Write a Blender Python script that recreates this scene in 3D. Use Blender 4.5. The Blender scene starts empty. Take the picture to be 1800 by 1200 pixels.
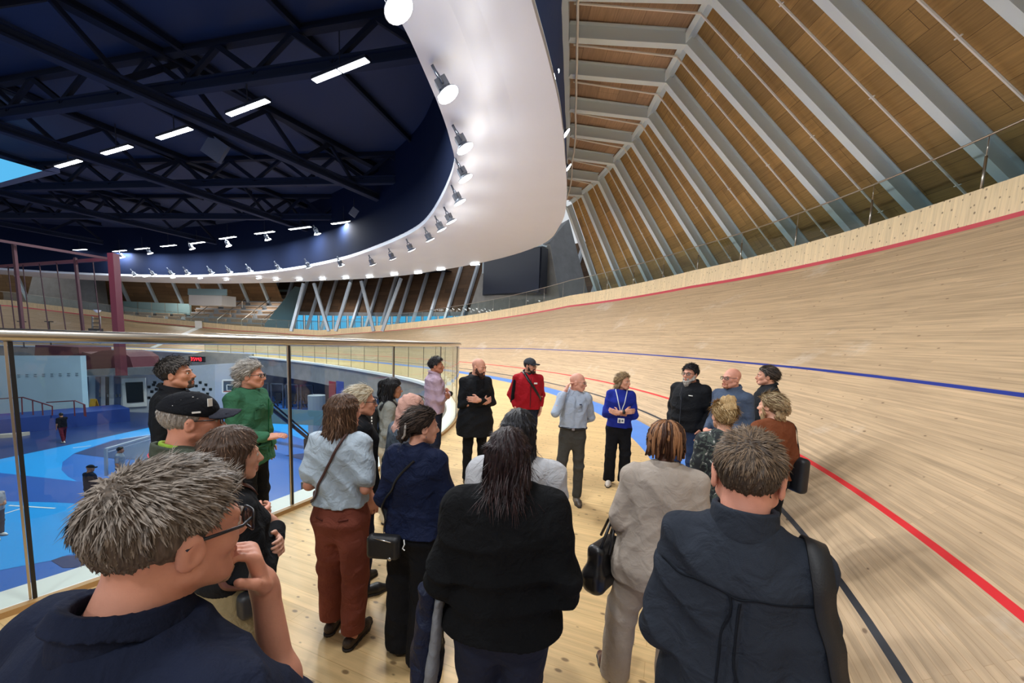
import bpy, bmesh, math, random
import numpy as np
from mathutils import Vector, Matrix
from mathutils.bvhtree import BVHTree
random.seed(7); np.random.seed(7)
SC = bpy.context.scene
COL = SC.collection
PI = math.pi

# ---------------------------------------------------------------- camera
CAM_H = 2.05
FPX = 676.0
PITCH = math.radians(5.95); ROLL = math.radians(2.1)
CFW = Vector((0, math.cos(PITCH), -math.sin(PITCH)))
_up = Vector((0, math.sin(PITCH), math.cos(PITCH)))
CR = Vector((1, 0, 0)) * math.cos(ROLL) + _up * math.sin(ROLL)
CU = Vector((-1, 0, 0)) * math.sin(ROLL) + _up * math.cos(ROLL)
cd = bpy.data.cameras.new('camera'); cam = bpy.data.objects.new('camera', cd); COL.objects.link(cam)
m = Matrix((CR, CU, -CFW)).transposed().to_4x4(); m.translation = Vector((0, 0, CAM_H))
cam.matrix_world = m
cd.sensor_fit = 'HORIZONTAL'; cd.sensor_width = 36.0
cd.lens = 36.0 * FPX / 1800.0
cd.shift_y = 75.0 / 1800.0
cd.clip_start = 0.02; cd.clip_end = 400
SC.camera = cam

def ray(px, py):
    return CFW + CR * ((px - 900.0) / FPX) - CU * ((py - 675.0) / FPX)
def gp(px, py, z=0.0):
    """the point of the horizontal plane at height z seen at a photo pixel"""
    d = ray(px, py); t = (z - CAM_H) / d.z
    return Vector((0, 0, CAM_H)) + d * t
def dp(px, py, t):
    return Vector((0, 0, CAM_H)) + ray(px, py) * t

# ---------------------------------------------------------------- world, exposure
SC.view_settings.view_transform = 'Standard'; SC.view_settings.look = 'None'
SC.view_settings.gamma = 1.0; SC.view_settings.use_curve_mapping = False
SC.view_settings.exposure = 0.0
W = bpy.data.worlds.new('world'); SC.world = W; W.use_nodes = True
bg = W.node_tree.nodes['Background']
bg.inputs[0].default_value = (0.92, 0.96, 1.0, 1); bg.inputs[1].default_value = 0.75

def lamp(name, kind, loc, power, size=0.3, color=(1, 1, 1), target=None, spot=None, size_y=None, blend=.5):
    l = bpy.data.lights.new(name, kind); l.energy = power; l.color = color
    if kind == 'AREA':
        l.size = size
        if size_y: l.shape = 'RECTANGLE'; l.size_y = size_y
    elif kind in ('SPOT', 'POINT'):
        l.shadow_soft_size = size
    if kind == 'SPOT':
        l.spot_size = spot or 2.0; l.spot_blend = blend
    o = bpy.data.objects.new(name, l); COL.objects.link(o); o.location = loc
    if target is not None:
        o.rotation_euler = (Vector(target) - Vector(loc)).to_track_quat('-Z', 'Y').to_euler()
    return o

# ---------------------------------------------------------------- object helpers
def setp(o, label=None, cat=None, group=None, kind=None):
    if label: o['label'] = label
    if cat: o['category'] = cat
    if group: o['group'] = group
    if kind: o['kind'] = kind
    return o
def empty(name, loc=(0, 0, 0), rotz=0.0, label=None, cat=None, group=None, kind=None):
    o = bpy.data.objects.new(name, None); COL.objects.link(o); o.empty_display_size = .1
    o.location = loc; o.rotation_euler = (0, 0, rotz)
    return setp(o, label, cat, group, kind)
def mesh_obj(name, verts, faces, mat=None, parent=None, smooth=False, mats=None, mi=None, uv=None):
    me = bpy.data.meshes.new(name)
    me.from_pydata([tuple(v) for v in verts], [], [tuple(f) for f in faces])
    if mats:
        for x in mats: me.materials.append(x)
        if mi is not None: me.polygons.foreach_set('material_index', list(mi))
    elif mat: me.materials.append(mat)
    if smooth: me.polygons.foreach_set('use_smooth', [True] * len(me.polygons))
    if uv is not None:
        l = me.uv_layers.new(name='UVMap')
        idx = np.zeros(len(me.loops), dtype=np.int32); me.loops.foreach_get('vertex_index', idx)
        l.data.foreach_set('uv', np.asarray(uv, dtype=np.float32)[idx].ravel())
    me.update()
    o = bpy.data.objects.new(name, me); COL.objects.link(o)
    if parent: o.parent = parent
    return o
class MB:
    """collects shapes that make up one mesh"""
    def __init__(s): s.v = []; s.f = []; s.mi = []; s.cur = 0
    def add(s, vs, fs):
        b = len(s.v); s.v += [tuple(v) for v in vs]
        for f in fs: s.f.append(tuple(i + b for i in f)); s.mi.append(s.cur)
    def box(s, c, size, rot=None):
        x, y, z = [q / 2 for q in size]
        vs = [Vector((sx * x, sy * y, sz * z)) for sx in (-1, 1) for sy in (-1, 1) for sz in (-1, 1)]
        if rot is not None: vs = [rot @ v for v in vs]
        vs = [v + Vector(c) for v in vs]
        s.add(vs, [(0, 1, 3, 2), (4, 6, 7, 5), (0, 4, 5, 1), (2, 3, 7, 6), (0, 2, 6, 4), (1, 5, 7, 3)])
    def bar(s, a, b, w, h, up=(0, 0, 1)):
        """box from a to b, w across and h along up"""
        a = Vector(a); b = Vector(b); d = (b - a); L = d.length; d.normalize()
        u = Vector(up); sd = d.cross(u)
        if sd.length < 1e-4: sd = d.cross(Vector((1, 0, 0)))
        sd.normalize(); u = sd.cross(d)
        R = Matrix((sd, d, u)).transposed()
        s.box((a + b) / 2, (w, L, h), R)
    def tube(s, pts, r, n=8, closed=False, cap=True):
        pts = [Vector(p) for p in pts]; N = len(pts)
        rr = r if hasattr(r, '__len__') else [r] * N
        vs = []; prev = None
        for i, p in enumerate(pts):
            if closed: t = pts[(i + 1) % N] - pts[i - 1]
            else: t = pts[min(i + 1, N - 1)] - pts[max(i - 1, 0)]
            t.normalize()
            if prev is None:
                q = t.cross(Vector((0, 0, 1)))
                if q.length < 1e-3: q = t.cross(Vector((1, 0, 0)))
            else: q = prev - t * prev.dot(t)
            q.normalize(); prev = q; w = t.cross(q)
            for k in range(n):
                a = 2 * PI * k / n
                vs.append(p + (q * math.cos(a) + w * math.sin(a)) * rr[i])
        fs = []
        for i in range(N if closed else N - 1):
            j = (i + 1) % N
            for k in range(n):
                k2 = (k + 1) % n
                fs.append((i * n + k, i * n + k2, j * n + k2, j * n + k))
        if cap and not closed:
            fs.append(tuple(range(n))[::-1]); fs.append(tuple((N - 1) * n + k for k in range(n)))
        s.add(vs, fs)
    def cone(s, a, b, r1, r2, n=16): s.tube([a, b], [r1, r2], n)
    def quad(s, *p): s.add(p, [tuple(range(len(p)))])
    def prism(s, poly, z0, z1):
        n = len(poly)
        vs = [(p[0], p[1], z0) for p in poly] + [(p[0], p[1], z1) for p in poly]
        fs = [tuple(range(n))[::-1], tuple(range(n, 2 * n))] + [(i, (i + 1) % n, (i + 1) % n + n, i + n) for i in range(n)]
        s.add(vs, fs)
    def strip(s, A, B, flip=False):
        n = len(A)
        s.add(list(A) + list(B), [((i, i + 1, n + i + 1, n + i) if not flip else (i, n + i, n + i + 1, i + 1)) for i in range(n - 1)])
    def build(s, name, mat=None, parent=None, smooth=False, mats=None):
        return mesh_obj(name, s.v, s.f, mat, parent, smooth, mats, s.mi if mats else None)
def part(name, mat, parent, fn, smooth=False):
    b = MB(); fn(b); return b.build(name, mat, parent, smooth)
def dup_tree(o, parent=None):
    c = o.copy(); COL.objects.link(c)
    if parent: c.parent = parent
    for ch in list(o.children): dup_tree(ch, c)
    return c

# ---------------------------------------------------------------- materials
def hexlin(h):
    h = h.lstrip('#'); out = []
    for i in (0, 2, 4):
        c = int(h[i:i + 2], 16) / 255
        out.append(c / 12.92 if c <= .04045 else ((c + .055) / 1.055) ** 2.4)
    return tuple(out) + (1.0,)
class NT:
    def __init__(s, name):
        s.m = bpy.data.materials.new(name); s.m.use_nodes = True; s.t = s.m.node_tree
        s.b = s.t.nodes['Principled BSDF']; s.out = s.t.nodes['Material Output']
    def n(s, typ, **kw):
        x = s.t.nodes.new(typ)
        for k, v in kw.items():
            if k.startswith('_'): setattr(x, k[1:], v)
            else:
                key = k.replace('__', ' ')
                if isinstance(v, tuple) and len(v) == 2 and hasattr(v[0], 'outputs'): s.l(v[0].outputs[v[1]], x.inputs[key])
                else: x.inputs[key].default_value = v
        return x
    def l(s, a, b): s.t.links.new(a, b)
    def math(s, op, a, b=None, c=None):
        x = s.t.nodes.new('ShaderNodeMath'); x.operation = op
        for i, v in enumerate((a, b, c)):
            if v is None: continue
            if hasattr(v, 'is_output'): s.l(v, x.inputs[i])
            else: x.inputs[i].default_value = v
        return x.outputs[0]
    def mix(s, f, a, b, mode='MIX'):
        x = s.t.nodes.new('ShaderNodeMix'); x.data_type = 'RGBA'; x.blend_type = mode
        for i, v in ((0, f), (6, a), (7, b)):
            if hasattr(v, 'is_output'): s.l(v, x.inputs[i])
            else: x.inputs[i].default_value = v
        return x.outputs[2]
    def ramp(s, f, stops):
        x = s.t.nodes.new('ShaderNodeValToRGB'); e = x.color_ramp.elements
        while len(e) < len(stops): e.new(.5)
        for k, (p, c) in enumerate(stops):
            e[k].position = p; e[k].color = c if hasattr(c, '__len__') else (c, c, c, 1)
        s.l(f, x.inputs[0]); return x.outputs[0]
    def bump(s, h, strength=.3, dist=.01):
        x = s.t.nodes.new('ShaderNodeBump'); x.inputs['Strength'].default_value = strength; x.inputs['Distance'].default_value = dist
        s.l(h, x.inputs['Height']); s.l(x.outputs[0], s.b.inputs['Normal'])
_mc = {}
def mat(name, col, rough=.6, metal=0.0, var=0.0, vs=6.0, bump=0.0, bs=60.0, spec=.5, emit=None, es=0.0, sheen=0.0, stretch=None):
    if name in _mc: return _mc[name]
    n = NT(name); c = hexlin(col) if isinstance(col, str) else col
    n.b.inputs['Base Color'].default_value = c; n.b.inputs['Roughness'].default_value = rough
    n.b.inputs['Metallic'].default_value = metal; n.b.inputs['Specular IOR Level'].default_value = spec
    if sheen: n.b.inputs['Sheen Weight'].default_value = sheen
    if emit: n.b.inputs['Emission Color'].default_value = hexlin(emit); n.b.inputs['Emission Strength'].default_value = es
    if var or bump:
        tc = n.n('ShaderNodeTexCoord')
        src = tc.outputs['Object']
        if stretch:
            mp = n.n('ShaderNodeMapping'); mp.inputs['Scale'].default_value = stretch; n.l(src, mp.inputs[0]); src = mp.outputs[0]
    if var:
        nz = n.n('ShaderNodeTexNoise', Scale=vs, Detail=4.0, Roughness=.6); n.l(src, nz.inputs['Vector'])
        lo = tuple(max(0, x * (1 - var)) for x in c[:3]) + (1,); hi = tuple(min(1, x * (1 + var)) for x in c[:3]) + (1,)
        n.l(n.ramp(nz.outputs['Fac'], [(.3, lo), (.7, hi)]), n.b.inputs['Base Color'])
    if bump:
        nb = n.n('ShaderNodeTexNoise', Scale=bs, Detail=3.0); n.l(src, nb.inputs['Vector'])
        n.bump(nb.outputs['Fac'], bump, .004)
    _mc[name] = n.m; return n.m

def wood(name, base, plank_l, plank_w, tone=.12, knots=0.0, kscale=3.0, uv=False, rot=0.0, grain=.12, rough=.45, seam='6b5436', scuff=0.0, coat=.0, seamw=.0015):
    """planked timber: brick seams, tone per plank, stretched grain, knots"""
    n = NT(name); c = hexlin(base)
    tc = n.n('ShaderNodeTexCoord'); mp = n.n('ShaderNodeMapping'); mp.inputs['Rotation'].default_value = (0, 0, rot)
    n.l(tc.outputs['UV' if uv else 'Object'], mp.inputs[0]); P = mp.outputs[0]
    br = n.n('ShaderNodeTexBrick', Scale=1.0); n.l(P, br.inputs['Vector'])
    br.offset = .37; br.offset_frequency = 2
    br.inputs['Brick Width'].default_value = plank_l; br.inputs['Row Height'].default_value = plank_w
    br.inputs['Mortar Size'].default_value = seamw; br.inputs['Mortar Smooth'].default_value = .2; br.inputs['Bias'].default_value = 0.0
    br.inputs['Color1'].default_value = tuple(x * (1 - tone) for x in c[:3]) + (1,)
    br.inputs['Color2'].default_value = tuple(min(1, x * (1 + tone)) for x in c[:3]) + (1,)
    br.inputs['Mortar'].default_value = hexlin(seam)
    st = n.n('ShaderNodeMapping'); st.inputs['Scale'].default_value = (1.2, 26.0, 1.0); n.l(P, st.inputs[0])
    g = n.n('ShaderNodeTexNoise', Scale=1.0, Detail=5.0, Roughness=.6, Distortion=.4); n.l(st.outputs[0], g.inputs['Vector'])
    gr = n.ramp(g.outputs['Fac'], [(.3, 1 - grain * 1.6), (.65, 1.0)])
    col = n.mix(1.0, br.outputs['Color'], gr, 'MULTIPLY')
    if knots:
        ks = n.n('ShaderNodeMapping'); ks.inputs['Scale'].default_value = (kscale * .55, kscale, 1.0); n.l(P, ks.inputs[0])
        vo = n.n('ShaderNodeTexVoronoi', Scale=1.0, Randomness=1.0); vo.voronoi_dimensions = '2D'; n.l(ks.outputs[0], vo.inputs['Vector'])
        sep = n.n('ShaderNodeSeparateColor'); n.l(vo.outputs['Color'], sep.inputs[0])
        rad = n.math('MULTIPLY', sep.outputs[0], .030 * kscale / 3.0)
        near = n.math('SUBTRACT', vo.outputs['Distance'], rad)
        k = n.ramp(near, [(0.0, 1.0), (.024 * kscale / 3.0, 0.0)])
        k2 = n.math('MULTIPLY', k, n.math('GREATER_THAN', sep.outputs[1], 1 - knots))
        col = n.mix(n.math('MULTIPLY', k2, .72), col, hexlin('4a2c12'))
    if scuff:
        s1 = n.n('ShaderNodeTexNoise', Scale=.5, Detail=6.0, Roughness=.7); n.l(P, s1.inputs['Vector'])
        col = n.mix(n.math('MULTIPLY', n.ramp(s1.outputs['Fac'], [(.58, 0.0), (.72, 1.0)]), scuff), col, hexlin('e9e2d8'))
    n.l(col, n.b.inputs['Base Color']); n.b.inputs['Roughness'].default_value = rough
    n.b.inputs['Coat Weight'].default_value = coat; n.b.inputs['Coat Roughness'].default_value = .25
    return n.m
def glass_mat(name, tint='e4efec', ior=1.45, op=.06):
    n = NT(name); t = n.n('ShaderNodeBsdfTransparent'); t.inputs[0].default_value = hexlin(tint)
    g = n.n('ShaderNodeBsdfGlossy'); g.inputs['Roughness'].default_value = .02
    lw = n.n('ShaderNodeLayerWeight', Blend=.5); fr = n.math('MULTIPLY_ADD', n.math('POWER', lw.outputs['Facing'], 5.0), .8, op)
    mx = n.n('ShaderNodeMixShader')
    n.l(fr, mx.inputs[0]); n.l(t.outputs[0], mx.inputs[1]); n.l(g.outputs[0], mx.inputs[2])
    n.l(mx.outputs[0], n.out.inputs[0]); return n.m
def emis(name, col, s):
    if name in _mc: return _mc[name]
    n = NT(name); e = n.n('ShaderNodeEmission'); e.inputs[0].default_value = hexlin(col); e.inputs[1].default_value = s
    n.l(e.outputs[0], n.out.inputs[0]); _mc[name] = n.m; return n.m
# ================================================================ lights of the hall
def catmull(pts, n):
    pts = [np.array(p, float) for p in pts]; out = []
    P = [2 * pts[0] - pts[1]] + pts + [2 * pts[-1] - pts[-2]]
    for i in range(1, len(P) - 2):
        for k in range(n):
            t = k / n; a, b, c, d = P[i - 1:i + 3]
            out.append(.5 * (2 * b + (c - a) * t + (2 * a - 5 * b + 4 * c - d) * t * t + (3 * b - a - 3 * c + d) * t ** 3))
    out.append(pts[-1]); return np.array(out)

# ring (white soffit) outlines at z = 8
RING_IN = catmull([(-14, -5), (-9, -2.5), (-5.6, .8), (-3.6, 4.3), (-2.5, 7.2), (-2.2, 9.3), (-2.1, 12.0), (-2.4, 14.4), (-4.2, 19.2), (-6, 22.3), (-9.4, 26.3), (-13.5, 30.4), (-19.7, 35.2),
                   (-26, 38.9), (-35, 42.4), (-43, 43.6), (-51, 43.4), (-58, 41.5), (-64, 37.5), (-67.5, 31), (-69, 24)], 6)
RING_OUT = catmull([(-13, -9.5), (-6.5, -5.5), (-2.6, -.6), (-.9, 3.6), (.0, 7.0), (.5, 8.7), (1.0, 10.6), (1.5, 13.4), (1.95, 16.4), (2.1, 19.7), (1.3, 24), (-2.9, 29.8), (-11, 36.9), (-18, 40.6),
                    (-26.5, 44.2), (-35, 47.0), (-43.5, 48.4), (-52, 48.4), (-60, 46.3), (-67.5, 41.5), (-72.5, 33.5), (-74.5, 25)], 6)
RZ = 8.0
FLOODS = [(700, 14), (787, 165), (817, 260), (818, 313), (808, 355), (793, 389), (776, 403), (756, 421), (723, 439), (690, 454), (655, 464), (600, 466), (543, 469), (490, 473), (440, 477), (404, 479), (372, 480), (330, 481), (302, 482), (270, 483), (238, 484)]
FLOOD_P = [gp(x, y, 7.42) for i, (x, y) in enumerate(FLOODS)]
ROWS = [[gp(x, y, 10.6) for x, y in ((597, 125), (435, 190), (306, 235), (205, 264), (120, 288))],
        [gp(x, y, 10.6) for x, y in ((682, 381), (604, 391), (527, 401), (465, 409), (400, 418), (346, 427), (296, 432), (250, 437), (210, 441))],
        [gp(x, y, 10.6) for x, y in ((172, 444), (140, 439), (105, 444), (104, 450), (72, 446), (73, 452), (42, 448), (42, 454), (13, 450))]]
# flood lamps throw their light onto the track and the apron
for i, p in enumerate(FLOOD_P):
    if i > 13 and i % 2: continue
    nb = Vector((p.x + 21.6, p.y - 9.0, 0)).normalized() if p.y < 26 else Vector((.5, .86, 0))
    lamp('flood_spill', 'POINT', p + nb * .5 + Vector((0, 0, -.35)), 26 if i < 7 else 7, .2, (1, .985, .97))
    lamp('flood_lamp', 'SPOT', p + Vector((0, 0, -.28)), 600 if i < 14 else 900, .22, (.97, .985, 1), p + nb * 4.6 + Vector((0, 0, -7.0)), 2.45, blend=.75)
for k, q in enumerate(((-6.5, -5.5), (-2.4, -2.6), (-1.2, 2.0))):
    lamp('flood_lamp', 'SPOT', (q[0], q[1], 7.2), 650, .25, (.97, .985, 1), (q[0] + 3.5, q[1] + .6, 0), 2.45, blend=.75)
for row in ROWS[:2]:
    for p in row:
        lamp('strip_lamp', 'AREA', p + Vector((0, 0, -.08)), 650, 1.6, (.93, .97, 1), p + Vector((0, 0, -5)), size_y=.3)

# ================================================================ track path
PAR = [1.79033, 3.80678, 1.20039, 0.05664, 0.06574, 0.05071, 0.03761, 0.03192, 0.02504, 0.016, 0.01367, 0.02015, 0.03117, 0.04477]
KS = [-10, 2, 8, 14, 20, 28, 36, 64, 76, 90, 112]
BS = [-10, 4, 12, 20, 30, 40, 52, 64, 76, 88]
BV = [0.62703, 0.73521, 0.76656, 0.74161, 0.59381, 0.46195, 0.31657, 0.36402, 0.47777, 0.71233]
WB = 1.06; HWALL = .66
SS = np.linspace(-14, 116, 1301); dS = SS[1] - SS[0]
_th = np.cumsum(np.interp(SS, KS, PAR[3:])) * dS; _i0 = int(np.argmin(abs(SS))); _th = _th - _th[_i0] + PAR[2]
_x = np.cumsum(np.cos(_th)) * dS; _y = np.cumsum(np.sin(_th)) * dS
TX = _x - _x[_i0] + PAR[0]; TY = _y - _y[_i0] + PAR[1]
def st(s):
    """track point, outward normal, bank angle at path length s"""
    x = np.interp(s, SS, TX); y = np.interp(s, SS, TY); t = np.interp(s, SS, _th)
    return np.array([x, y]), np.array([math.sin(t), -math.cos(t)]), float(np.interp(s, BS, BV))
def trk(s, d, w=None, up=0.0):
    P, N, b = st(s)
    ww = WB + d * math.cos(b) if w is None else w
    z = .04 + d * math.sin(b) if w is None else .04 * w / WB
    q = P + N * ww
    return Vector((q[0], q[1], z + up))
def off(s, w, z):
    P, N, b = st(s); q = P + N * w
    return Vector((q[0], q[1], z))
S1 = np.concatenate([np.arange(-14, 20, .4), np.arange(20, 114, .8)])

M_TRACK = wood('track_timber', 'c6aa87', 3.6, .048, tone=.13, knots=.35, kscale=4.2, uv=True, grain=.2, rough=.5, seam='a58660', scuff=.35, seamw=.0012)
M_APRON = wood('apron_timber', 'e0bd86', 2.4, .14, tone=.08, knots=.8, kscale=7.5, rot=math.radians(22), grain=.16, rough=.42, seam='c09a62', seamw=.0016)
M_PALE = wood('wall_timber', 'ecd5aa', 1.6, .12, tone=.05, knots=.85, kscale=8.0, uv=True, grain=.13, rough=.5, seam='d2b684')
M_RED = mat('track_red', 'd4222a', .4); M_BLACK = mat('track_black', '22252c', .45); M_BLUE = mat('track_blue', '1c338a', .4); M_REDTOP = mat('track_red_edge', 'd6455c', .45)
M_AZUR = mat('cote_azur', '4b86d6', .45, var=.05, vs=2.0)
M_STEEL = mat('brushed_steel', 'b9b2a6', .28, 1.0); M_DARKJ = mat('dark_joint', '14161a', .4); M_WHITE = mat('white_paint', 'e8e8e4', .5)
M_GLASS = glass_mat('clear_glass')
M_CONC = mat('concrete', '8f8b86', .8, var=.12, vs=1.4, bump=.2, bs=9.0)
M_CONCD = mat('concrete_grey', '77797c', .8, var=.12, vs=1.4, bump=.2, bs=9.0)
M_NAVY = mat('navy_metal', '1c2844', .8); M_NAVYD = mat('navy_steel', '161b2b', .6)
M_SOFFIT = mat('white_soffit', 'd3d7de', .38, var=.015, vs=.6)
M_RIB = mat('white_steel', 'd6e6ef', .45)

# bank: one surface with painted lines
dv = [0, .19, .24, .88, .935, 2.57, 2.63, 4.2, 5.6, 6.8, 7.0]
dm = [0, 1, 0, 2, 0, 3, 0, 0, 0, 4]
vs = []; uv = []; fs = []; mi = []
ncol = len(dv) + 1
for s in S1:
    vs.append(trk(s, 0, w=.80)); uv.append((s, -.26))
    for d in dv: vs.append(trk(s, d)); uv.append((s, d))
cm = [0] + dm
for i in range(len(S1) - 1):
    for k in range(ncol - 1):
        a = i * ncol + k
        fs.append((a, a + ncol, a + ncol + 1, a + 1)[::-1]); mi.append(cm[k])
bank = mesh_obj('floor_track', vs, fs, mats=[M_TRACK, M_BLACK, M_RED, M_BLUE, M_REDTOP], mi=mi, uv=uv, smooth=True)
setp(bank, 'banked timber cycling track with black, red and blue lines', 'track', kind='structure')
b = MB(); b.strip([trk(s, 0, w=0) for s in S1], [trk(s, 0, w=.80) for s in S1], True)
setp(b.build('floor_band', M_AZUR), 'blue painted band along the foot of the banked track', 'floor', kind='structure')
# finish line and white post marks
b = MB(); b.strip([trk(68.3, d, up=.012) for d in np.linspace(.0, 6.7, 8)], [trk(69.0, d, up=.012) for d in np.linspace(0, 6.7, 8)])
setp(b.build('floor_line', M_WHITE), 'white finish line across the far straight', 'line marking', kind='structure')
# pale timber wall on top of the bank
vs = []; uv = []; fs = []
for s in S1:
    a = trk(s, 7.0); P, N, bb = st(s); nv = Vector((N[0], N[1], 0))
    for q, vv in ((a, 0), (a + Vector((0, 0, HWALL)) + nv * .03, .66), (a + Vector((0, 0, HWALL)) + nv * .16, .8), (a + nv * .16 + Vector((0, 0, -1.2)), 2.6)):
        vs.append(q); uv.append((vv, s))
for i in range(len(S1) - 1):
    for k in range(3): fs.append((i * 4 + k, i * 4 + k + 1, i * 4 + k + 5, i * 4 + k + 4))
setp(mesh_obj('wall_track', vs, fs, M_PALE, uv=uv), 'pale knotty timber wall along the top of the bank', 'wall', kind='structure')

# glass railing along the top of that wall
gr = empty('glass_railing', trk(10, 7.0, up=HWALL), label='glass railing with slim steel posts above the pale timber wall of the bank', cat='railing')
gi = gr.matrix_basis.copy(); 
def rel(o, root): o.location = -root.location
HG = 1.02
post_s = [-9.5 + 1.78 * k for k in range(0, 56)]
rail = MB(); rail.tube([trk(s, 7.0, up=HWALL + HG) + Vector((st(s)[1][0], st(s)[1][1], 0)) * .09 for s in S1 if s < 96], .022, 6)
rel(rail.build('handrail', M_STEEL, gr, True), gr)
for k, s in enumerate(post_s):
    P, N, bb = st(s); nv = Vector((N[0], N[1], 0)); a = trk(s, 7.0, up=HWALL) + nv * .09
    if s < 60:
        pb = MB(); pb.tube([a + Vector((0, 0, -.1)), a + Vector((0, 0, HG * .62))], .024, 6); pb.tube([a + Vector((0, 0, HG * .6)), a + Vector((0, 0, HG))], .009, 5)
        rel(pb.build('post', M_STEEL, gr, True), gr)
    if k < len(post_s) - 1:
        ss = np.linspace(s + .02, post_s[k + 1] - .02, 3); q = [trk(t, 7.0, up=HWALL) + Vector((st(t)[1][0], st(t)[1][1], 0)) * .09 for t in ss]
        g = MB(); g.strip(q, [x + Vector((0, 0, HG - .03)) for x in q]); rel(g.build('glass_panel', M_GLASS, gr), gr)

# ---------------------------------------------------------------- apron and pit
PIT = catmull([(-12, -6), (-8.2, -2.6), (-5.6, -.2), (-3.57, 2.53), (-2.6, 4.35), (-1.95, 6.3), (-1.55, 8.2), (-1.48, 10.2), (-1.8, 12.5), (-2.9, 16.2), (-5.0, 20.2), (-9.6, 25.2), (-15.0, 30.0),
               (-20, 33.6), (-25, 36.5), (-31.5, 39.2), (-38, 41.0), (-44, 41.8), (-50, 41.6), (-56, 40.5), (-62, 38.3), (-67, 35.0), (-71, 30.5)], 8)
from mathutils.geometry import tessellate_polygon
def poly_mesh(name, pts, z, m, parent=None, flip=False):
    v3 = [Vector((p[0], p[1], z)) for p in pts]
    tr = tessellate_polygon([v3])
    fs = []
    for t in tr:
        n = (v3[t[1]] - v3[t[0]]).cross(v3[t[2]] - v3[t[0]])
        fs.append(t if (n.z > 0) != flip else t[::-1])
    return mesh_obj(name, v3, fs, m, parent)
inner = [st(s)[0] for s in np.arange(-14, 113, .7)]
setp(poly_mesh('floor', list(inner) + [p for p in PIT[::-1]], 0.0, M_APRON), 'knotty pine apron floor between the balustrade and the blue band', 'floor', kind='structure')
PZ = -4.2
def pit_n(i):
    t = PIT[min(i + 1, len(PIT) - 1)] - PIT[max(i - 1, 0)]; t = t / np.linalg.norm(t); return np.array([t[1], -t[0]])
NP = [pit_n(i) for i in range(len(PIT))]
def pit_off(w, z): return [Vector((p[0] + n[0] * w, p[1] + n[1] * w, z)) for p, n in zip(PIT, NP)]
b = MB(); b.strip(pit_off(-.16, -.02), pit_off(-.16, -1.55)); b.strip(pit_off(-.16, -1.55), pit_off(2.8, -1.55))
setp(b.build('trim_fascia', M_CONC), 'grey concrete edge of the apron around the sunken sports court', 'wall', kind='structure')
b = MB(); b.strip(pit_off(2.8, -1.5), pit_off(2.8, PZ))
setp(b.build('wall_undercroft', mat('undercroft', '4c5260', .8, var=.25, vs=.6)), 'dark wall of the undercroft beneath the apron', 'wall', kind='structure')
b = MB(); b.strip(pit_off(-.34, .03), pit_off(-.02, .03), True); b.strip(pit_off(-.34, -.10), pit_off(-.34, .03)); b.strip(pit_off(-.16, -.10), pit_off(-.34, -.10)); b.strip(pit_off(-.02, .03), pit_off(-.02, 0))
setp(b.build('trim_kerb', M_WHITE), 'white kerb strip outside the foot of the glass balustrade', 'kerb', kind='structure')
b = MB(); b.strip(pit_off(.0, .045), pit_off(.06, .045), True); b.strip(pit_off(.06, .045), pit_off(.06, 0), True); b.strip(pit_off(0, 0), pit_off(0, .045), True)
setp(b.build('trim_timber', mat('kerb_timber', 'b08a58', .5)), 'timber kerb along the inside foot of the balustrade', 'kerb', kind='structure')

# balustrade: glass panels, joints, steel rail
bal = empty('glass_balustrade', (-3.57, 2.53, 0), label='tall curved glass balustrade with thick steel handrail on the apron edge', cat='balustrade')
cum = np.concatenate([[0], np.cumsum(np.linalg.norm(np.diff(PIT, axis=0), axis=1))])
def pit_at(l):
    return Vector((float(np.interp(l, cum, PIT[:, 0])), float(np.interp(l, cum, PIT[:, 1])), 0))
l0 = cum[np.argmin(np.hypot(PIT[:, 0] + 3.57, PIT[:, 1] - 2.53))] + .16
HB = 1.985
ls = [l0 + 1.98 * k for k in range(-4, 27)]
lr = [l for l in np.arange(ls[0], ls[-1], .4)]
rb = MB(); rb.tube([pit_at(l) + Vector((0, 0, HB)) for l in lr], .048, 14); rel(rb.build('handrail', M_STEEL, bal, True), bal)
for k, l in enumerate(ls):
    a = pit_at(l); t = (pit_at(l + .05) - pit_at(l - .05)).normalized()
    jb = MB(); jb.bar(a + Vector((0, 0, .05)), a + Vector((0, 0, HB - .03)), .022, .022, t); rel(jb.build('joint', M_DARKJ, bal), bal)
    jb = MB(); jb.bar(a - t * .021 + Vector((0, 0, .05)), a - t * .021 + Vector((0, 0, HB - .03)), .014, .014, t); rel(jb.build('joint', M_STEEL, bal), bal)
    if k < len(ls) - 1:
        q = [pit_at(x) for x in np.linspace(l + .012, ls[k + 1] - .03, 5)]
        g = MB(); g.strip([x + Vector((0, 0, .05)) for x in q], [x + Vector((0, 0, HB - .02)) for x in q]); rel(g.build('glass_panel', M_GLASS, bal), bal)

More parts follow.
